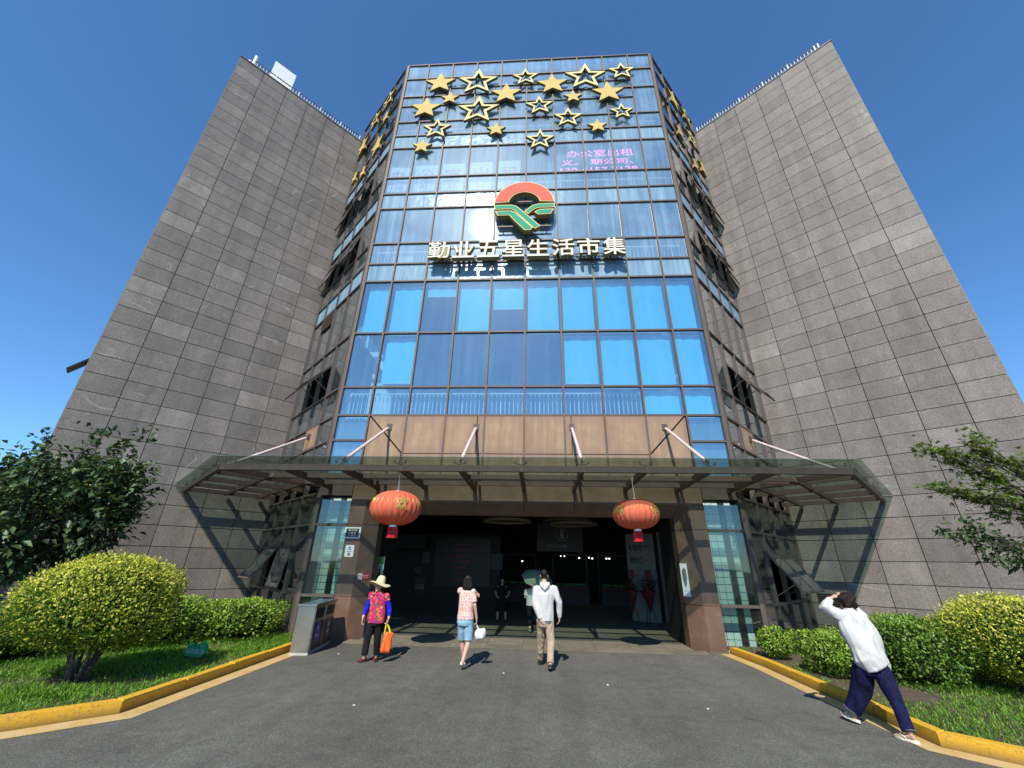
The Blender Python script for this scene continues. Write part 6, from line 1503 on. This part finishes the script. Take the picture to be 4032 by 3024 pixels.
# --- man in the pale hooded jacket, from behind
def man():
    f = V3(-0.02, 1, 0).normalized(); r_ = V3(1, 0, 0); y = -2.27
    H = V3(0.525, y+0.04, 1.690); pel = V3(0.53, y, 0.88)
    b = Blob(); b.head(H, f, 1.06); b.limb([H-V3(0, 0, 0.08)-V3(0, 0.015, 0), V3(0.53, y, 1.49)], [0.055, 0.066])
    b.loft([(pel-V3(0, 0, 0.08), 0.13, 0.10), (pel+V3(0, 0, 0.03), 0.155, 0.115), (V3(0.53, y, 1.12), 0.145, 0.105), (V3(0.535, y, 1.32), 0.18, 0.115), (V3(0.535, y, 1.46), 0.165, 0.09), (V3(0.535, y, 1.51), 0.07, 0.06)], r_)
    A = [(V3(0.345, y, 1.44), V3(0.325, y-0.05, 1.15), V3(0.415, y-0.11, 0.905)), (V3(0.73, y, 1.44), V3(0.835, y-0.01, 1.18), V3(0.838, y+0.03, 0.925))]
    for a in A: b.limb(a, [0.055, 0.045, 0.031])
    b.hand(A[0][2], V3(0.35, -0.1, -0.92), V3(0.6, 0.6, 0.2), V3(-0.5, 0.75, -0.2), 0.4, 1.05); b.hand(A[1][2], V3(-0.05, 0.05, -1), V3(-0.95, 0.1, 0), V3(0, 0.95, 0), 0.45, 1.05)
    Lf = (V3(0.45, y, 0.84), V3(0.445, y+0.15, 0.47), V3(0.425, y+0.30, 0.095)); Ln = (V3(0.615, y, 0.84), V3(0.645, y-0.06, 0.46), V3(0.62, y-0.26, 0.12))
    for a in (Lf, Ln): b.limb(a, [0.092, 0.060, 0.040])
    for a, q in ((Lf, 0), (Ln, 1)): b.loft([(a[2], 0.036), (a[2]+V3(0, 0.09, -0.055), 0.036, 0.022), (a[2]+V3(0, 0.17, -0.07 if not q else -0.09), 0.03, 0.015)], r_)
    P = person(b, (0.53, y, 0), 'man in pale grey hooded jacket and khaki trousers walking in')
    b = Blob(); b.loft([(V3(0.545, y, 0.84), 0.172, 0.135), (V3(0.545, y, 0.95), 0.175, 0.14), (V3(0.54, y, 1.15), 0.178, 0.138), (V3(0.538, y, 1.33), 0.205, 0.135), (V3(0.536, y, 1.45), 0.19, 0.105), (V3(0.536, y, 1.52), 0.10, 0.08), (V3(0.534, y, 1.56), 0.075, 0.075)], r_)
    for a in A: b.loft([(a[0]+(V3(0.54, y, 1.46)-a[0])*0.25, 0.072), (a[0], 0.078), (a[0].lerp(a[1], 0.5), 0.072), (a[1], 0.066), (a[1].lerp(a[2], 0.6), 0.058), (a[2], 0.046), (a[2]+(a[2]-a[1]).normalized()*0.03, 0.043)], r_)
    b.loft([(V3(0.45, y-0.09, 1.555), 0.035, 0.03), (V3(0.48, y-0.13, 1.50), 0.05, 0.035), (V3(0.535, y-0.145, 1.45), 0.055, 0.035), (V3(0.59, y-0.13, 1.50), 0.05, 0.035), (V3(0.62, y-0.09, 1.555), 0.035, 0.03)], (0, 0, 1)); b.ell((0.535, y-0.115, 1.51), (0.09, 0.05, 0.05))
    b.build('jacket', 'cloth_hoodie', P, 0.009, 3, (0.009, (0.15, 0, 1), 24, 21))
    b = Blob(); b.loft([(V3(0.545, y, 0.79), 0.165, 0.13), (V3(0.545, y, 0.86), 0.165, 0.13)], r_); b.build('undershirt', 'cloth_grey', P, 0.009, 2)
    b = Blob(); b.loft([(pel, 0.165, 0.125), (pel-V3(0, 0, 0.08), 0.17, 0.13), (pel-V3(0, 0, 0.15), 0.15, 0.12)], r_)
    for a in (Lf, Ln): b.loft([(a[0]+V3(0, 0, 0.02), 0.100), (a[0].lerp(a[1], 0.5), 0.090), (a[1], 0.078), (a[1].lerp(a[2], 0.55), 0.070), (a[2]+V3(0, 0, 0.02), 0.066)], r_)
    b.build('trousers', 'cloth_khaki', P, 0.009, 3, (0.010, (0, 0, 1), 30, 22))
    b = Blob(); b.ell(H+V3(0, -0.014, 0.036), (0.084, 0.102, 0.094)); b.loft([(H+V3(0, -0.055, 0.05), 0.075, 0.05), (H+V3(0, -0.062, -0.045), 0.066, 0.035)], r_); b.build('hair', 'hair', P, 0.007, 3, (0.004, (0, 0, 1), 120, 23))
    shoe(P, 'shoe', V3(0.425, y+0.24, 0.004), V3(0.42, y+0.50, 0.004), 'shoe_black', 'sole_grey', 0.08, 0.046); shoe(P, 'shoe', V3(0.62, y-0.31, 0.075), V3(0.625, y-0.06, 0.006), 'shoe_black', 'sole_grey', 0.08, 0.046)
man()

# --- woman in the loose white shirt, hands on her head, stepping along the right kerb
def kerb_woman():
    f = V3(-0.25, 0.97, 0).normalized(); r_ = V3(0.97, 0.25, 0)
    pel = V3(4.985, -5.05, 0.74); nk = V3(4.975, -4.97, 1.37); H = V3(4.985, -4.90, 1.495)
    b = Blob(); b.head(H, V3(-0.3, 0.9, 0), 0.97); b.limb([H-V3(0, 0, 0.06)-f*0.02, nk], [0.045, 0.055])
    b.loft([(pel-V3(0, 0, 0.05), 0.12, 0.095), (pel+V3(-0.01, 0, 0.06), 0.145, 0.11), (pel.lerp(nk, 0.45), 0.125, 0.095), (pel.lerp(nk, 0.8), 0.155, 0.10), (pel.lerp(nk, 0.95), 0.14, 0.08), (nk, 0.06, 0.055)], r_)
    AL_ = (V3(4.815, -4.98, 1.325), V3(4.635, -4.93, 1.415), V3(4.80, -4.87, 1.540)); AR_ = (V3(5.125, -4.92, 1.325), V3(5.155, -4.70, 1.425), V3(5.075, -4.77, 1.560))
    for a in (AL_, AR_): b.limb(a, [0.048, 0.042, 0.028])
    b.hand(AL_[2], V3(0.74, 0.0, 0.50), V3(0.4, 0.15, -0.85), V3(0.2, -0.95, 0.1), 0.55, 0.95); b.hand(AR_[2], V3(-0.7, -0.25, 0.5), V3(-0.4, -0.2, -0.85), V3(-0.2, 0.9, 0.1), 0.55, 0.95)
    Lf = (V3(4.905, -5.01, 0.70), V3(4.865, -4.87, 0.40), V3(4.745, -4.765, 0.115)); Lr = (V3(5.06, -5.09, 0.70), V3(5.035, -5.235, 0.40), V3(5.0, -5.375, 0.095))
    for a in (Lf, Lr): b.limb(a, [0.085, 0.056, 0.034])
    fd1, fd2 = V3(-0.30, 0.94, 0.10).normalized(), V3(-0.42, 0.90, 0).normalized()
    for a, fd in ((Lf, V3(-0.30, 0.94, 0.16).normalized()), (Lr, fd2)): b.loft([(a[2]-fd*0.03-V3(0, 0, 0.03), 0.030, 0.03), (a[2]+fd*0.05-V3(0, 0, 0.045), 0.034, 0.026), (a[2]+fd*0.12-V3(0, 0, 0.06), 0.040, 0.016), (a[2]+fd*0.17-V3(0, 0, 0.064), 0.030, 0.010)], r_)
    P = person(b, (4.95, -5.05, 0), 'woman in loose white shirt and dark jeans stepping beside the right kerb, hands on head')
    b = Blob(); b.loft([(V3(5.03, -5.08, 0.715), 0.19, 0.16), (V3(4.995, -5.06, 0.80), 0.222, 0.175), (V3(5.0, -5.03, 0.91), 0.225, 0.172), (V3(5.0, -5.01, 1.02), 0.232, 0.168), (V3(4.99, -5.0, 1.11), 0.236, 0.160), (V3(4.975, -4.99, 1.19), 0.234, 0.150), (V3(4.965, -4.975, 1.27), 0.215, 0.13), (V3(4.97, -4.965, 1.345), 0.155, 0.10), (V3(4.98, -4.955, 1.41), 0.078, 0.075)], V3(1, 0.12, 0.12))
    for a, tgt in ((AL_, V3(4.95, -5.0, 1.12)), (AR_, V3(5.04, -4.97, 1.14))):
        b.loft([(tgt.lerp(a[0], 0.30), 0.13, 0.10), (a[0], 0.092, 0.085), (a[0].lerp(a[1], 0.5), 0.084, 0.076), (a[1], 0.076, 0.072), (a[1].lerp(a[2], 0.5), 0.064, 0.060), (a[1].lerp(a[2], 0.88), 0.050, 0.046)], r_)
    b.loft([(V3(5.10, -5.13, 0.665), 0.075, 0.045), (V3(5.085, -5.12, 0.73), 0.125, 0.075), (V3(5.05, -5.1, 0.85), 0.15, 0.1)], r_)
    b.build('shirt', 'cloth_white', P, 0.009, 2, (0.034, (-0.55, 0.2, 0.8), 19, 31))
    b = Blob(); b.loft([(pel+V3(0, 0, 0.02), 0.155, 0.12), (pel-V3(0, 0, 0.06), 0.170, 0.140), (pel-V3(0, 0, 0.12), 0.15, 0.13)], r_)
    b.loft([(Lf[0]+V3(0, 0, 0.02), 0.115), (Lf[0].lerp(Lf[1], 0.5), 0.125), (Lf[1], 0.120), (Lf[1].lerp(Lf[2], 0.5), 0.106), (Lf[2]+V3(0, 0, 0.035), 0.096)], r_)
    b.loft([(Lr[0]+V3(0, 0, 0.02), 0.115), (Lr[0].lerp(Lr[1], 0.5), 0.108), (Lr[1], 0.088), (Lr[1].lerp(Lr[2], 0.5), 0.076), (Lr[2]+V3(0, 0, 0.012), 0.072)], r_)
    b.build('jeans', 'cloth_navy', P, 0.009, 3, (0.018, (0, 0, 1), 26, 32))
    for a in (Lf, Lr):
        b = Blob(); dn = (a[2]-a[1]).normalized(); rr_ = 0.099 if a is Lf else 0.0745; hz_ = 0.044 if a is Lf else 0.020; b.loft([(a[2]+V3(0, 0, hz_)+dn*0.012, rr_), (a[2]+V3(0, 0, hz_)-dn*0.004, rr_)], r_); b.build('hem_stitch', 'cloth_grey', P, 0.006, 1)
    b = Blob(); b.ell(H+V3(0, -0.012, 0.03), (0.098, 0.112, 0.102)); b.ell(H+V3(0.05, -0.05, 0.06), (0.07, 0.06, 0.06)); b.ell(H+V3(-0.05, -0.03, 0.05), (0.06, 0.06, 0.06)); b.ell(H+V3(0.06, -0.06, -0.02), (0.05, 0.05, 0.06)); b.ell(H+V3(0.085, -0.03, 0.095), (0.035, 0.04, 0.035)); b.ell(H+V3(-0.02, -0.07, -0.03), (0.055, 0.045, 0.05))
    b.build('hair', 'hair_brown', P, 0.007, 1, (0.020, (0.5, 0.2, 0.6), 60, 33))
    for a, fd, up_ in ((Lf, V3(-0.30, 0.94, 0.12).normalized(), 0.028), (Lr, fd2, 0.0)):
        q = V3(a[2].x, a[2].y, up_+0.004); s_ = fd.cross(V3(0, 0, 1)).normalized(); n = 24; out = []
        for j in range(n): t = 2*math.pi*j/n; out.append((math.cos(t)*0.135+0.055, math.sin(t)*(0.050 if math.cos(t) > 0 else 0.040)))
        m = MB(); uu = s_.cross(fd); m.prism(out, q, fd, s_, uu, 0.0, 0.024); m.build('sandal_sole', 'sandal_cream', P)
        m = MB(); c_ = q+fd*0.10+uu*0.024
        for sg in (-1, 1): m.tube([c_+fd*0.035, c_+fd*0.0+s_*0.025*sg+uu*0.035, c_-fd*0.06+s_*0.045*sg+uu*0.012], 0.009, 6)
        m.build('sandal_strap', 'sandal_cream', P)
kerb_woman()

# --- woman under the umbrella in the doorway
def umbrella_woman():
    y = 2.2; x = 0.22; f = V3(0.1, 1, 0).normalized(); r_ = V3(1, -0.1, 0).normalized(); H = V3(x+0.04, y+0.03, 1.36); pel = V3(x, y, 0.74)
    b = Blob(); b.head(H, f, 0.95); b.limb([H-V3(0, 0, 0.07), V3(x, y, 1.18)], [0.045, 0.052])
    b.loft([(pel-V3(0, 0, 0.05), 0.12, 0.09), (pel+V3(0, 0, 0.04), 0.145, 0.105), (V3(x, y, 1.0), 0.13, 0.095), (V3(x, y, 1.13), 0.15, 0.095), (V3(x, y, 1.2), 0.08, 0.06)], r_)
    A = [(V3(x-0.16, y, 1.15), V3(x-0.21, y-0.02, 0.95), V3(x-0.10, y+0.2, 1.0)), (V3(x+0.16, y, 1.15), V3(x+0.20, y+0.05, 0.95), V3(x+0.20, y+0.20, 1.10))]
    for a in A: b.limb(a, [0.046, 0.038, 0.026])
    b.hand(A[0][2], V3(0.6, 0.5, 0.2), V3(0, -0.5, -0.8), V3(0, 0, 1), 0.7, 0.9); b.hand(A[1][2], V3(0, 0.4, 0.8), V3(-0.9, 0, 0.1), V3(0, -0.9, 0.3), 0.9, 0.9)
    Ls = [(V3(x-0.08, y, 0.70), V3(x-0.08, y-0.02, 0.40), V3(x-0.06, y-0.22, 0.12)), (V3(x+0.08, y, 0.70), V3(x+0.08, y+0.13, 0.40), V3(x+0.09, y+0.16, 0.09))]
    for a in Ls: b.limb(a, [0.08, 0.054, 0.034])
    P = person(b, (x, y, 0), 'woman in pale green shirt under an umbrella, half hidden by the man', 0.007)
    b = Blob(); b.loft([(V3(x, y, 0.72), 0.18, 0.14), (V3(x, y, 0.95), 0.165, 0.13), (V3(x, y, 1.12), 0.17, 0.12), (V3(x, y, 1.2), 0.10, 0.08)], r_)
    for a in A: b.loft([(a[0], 0.064), (a[0].lerp(a[1], 0.8), 0.064)], r_)
    b.build('shirt', 'cloth_pale', P, 0.01, 3, (0.008, (0, 0, 1), 28, 41))
    b = Blob(); b.loft([(pel+V3(0, 0, 0.03), 0.155, 0.12), (pel-V3(0, 0, 0.1), 0.16, 0.12)], r_)
    for a in Ls: b.loft([(a[0], 0.092), (a[1], 0.072), (a[2]+V3(0, 0, 0.1), 0.062)], r_)
    b.build('trousers', 'cloth_black', P, 0.01, 3)
    b = Blob(); b.ell(H+V3(0, -0.015, 0.03), (0.085, 0.10, 0.095)); b.ell(H+V3(0, -0.06, -0.03), (0.07, 0.05, 0.06)); b.build('hair', 'hair', P, 0.008, 2)
    shoe(P, 'shoe', V3(x-0.06, y-0.28, 0.10), V3(x-0.05, y-0.10, 0.016), 'shoe_black', 'shoe_white', 0.06, 0.04); shoe(P, 'shoe', V3(x+0.09, y+0.11, 0.016), V3(x+0.09, y+0.33, 0.016), 'shoe_black', 'shoe_white', 0.06, 0.04)
    o = empty('umbrella', (A[1][2].x, A[1][2].y, 1.0), 'dull green umbrella held up in the doorway', 'umbrella')
    top = V3(0.42, 2.05, 1.64); nrm = V3(0.22, -0.50, 0.84).normalized(); a0 = nrm.orthogonal().normalized(); b0 = nrm.cross(a0); m = MB(); rings = 6; n = 8
    vs = [top]; 
    for i in range(1, rings+1):
        rr = 0.50*i/rings
        for j in range(n*3):
            t = 2*math.pi*j/(n*3); sc_ = 1-0.06*abs(math.sin(n*t/2))*i/rings; vs.append(top+(a0*math.cos(t)+b0*math.sin(t))*rr*sc_-nrm*(0.20*(i/rings)**1.8-0.015*abs(math.sin(n*t/2))))
    k = n*3; fs = [(0, 1+j, 1+(j+1) % k) for j in range(k)]
    for i in range(rings-1):
        for j in range(k): fs.append((1+i*k+j, 1+(i+1)*k+j, 1+(i+1)*k+(j+1) % k, 1+i*k+(j+1) % k))
    m.add(vs, fs); cv = m.build('canopy', 'cloth_umbrella', o, smooth=False)
    m = MB(); m.tube([top+nrm*0.04, A[1][2]-nrm*0.1+V3(0, 0.03, 0.03)], 0.007, 6); m.build('shaft', 'steel', o)
    m = MB()
    for j in range(n): t = 2*math.pi*j/n; m.tube([top-nrm*0.02, top+(a0*math.cos(t)+b0*math.sin(t))*0.26-nrm*0.08, top+(a0*math.cos(t)+b0*math.sin(t))*0.49-nrm*0.205], 0.004, 4)
    m.build('rib', 'steel', o)
umbrella_woman()

# --- figure in black deep in the hall
def dark_woman():
    y = 4.3; x = -0.88; f = V3(0, -1, 0); r_ = V3(1, 0, 0); H = V3(x, y, 1.30); pel = V3(x, y, 0.74)
    b = Blob(); b.head(H, f, 0.93); b.limb([H-V3(0, 0, 0.07), V3(x, y, 1.14)], [0.045, 0.05])
    b.loft([(pel, 0.14, 0.1), (V3(x, y, 0.95), 0.12, 0.09), (V3(x, y, 1.09), 0.14, 0.09), (V3(x, y, 1.16), 0.07, 0.06)], r_)
    A = [(V3(x-0.15, y, 1.11), V3(x-0.24, y+0.03, 0.92), V3(x-0.20, y-0.12, 0.84)), (V3(x+0.15, y, 1.11), V3(x+0.26, y+0.03, 0.92), V3(x+0.24, y-0.12, 0.86))]
    for a in A: b.limb(a, [0.045, 0.038, 0.026])
    b.hand(A[0][2], V3(0.4, -0.6, -0.4), V3(0.6, 0.2, 0), V3(0, 0, 1), 0.6, 0.9); b.hand(A[1][2], V3(-0.4, -0.6, -0.4), V3(-0.6, 0.2, 0), V3(0, 0, 1), 0.6, 0.9)
    Ls = [(V3(x-0.11, y, 0.70), V3(x-0.14, y, 0.40), V3(x-0.15, y, 0.09)), (V3(x+0.10, y, 0.70), V3(x+0.13, y, 0.40), V3(x+0.14, y, 0.09))]
    for a in Ls: b.limb([a[0], a[1], a[1].lerp(a[2], 0.35), a[2]], [0.08, 0.05, 0.048, 0.032])
    P = person(b, (x, y, 0), 'woman in a black dress standing deep in the dark hall', 0.007); face(P, H, f, 0.93)
    b = Blob(); b.loft([(V3(x, y, 0.34), 0.235, 0.17), (V3(x, y, 0.7), 0.19, 0.14), (V3(x, y, 0.92), 0.15, 0.115), (V3(x, y, 1.1), 0.165, 0.11), (V3(x, y, 1.17), 0.10, 0.08)], r_)
    for a in A: b.loft([(a[0], 0.062), (a[0].lerp(a[1], 0.7), 0.06)], r_)
    b.build('dress', 'cloth_black', P, 0.011, 3)
    b = Blob(); b.ell(H+V3(0, 0.02, 0.03), (0.085, 0.10, 0.095)); b.build('hair', 'hair', P, 0.009, 2)
    for a in Ls: shoe(P, 'shoe', V3(a[2].x, y+0.06, 0.016), V3(a[2].x, y-0.15, 0.016), 'shoe_red', 'shoe_black', 0.05, 0.038)
dark_woman()
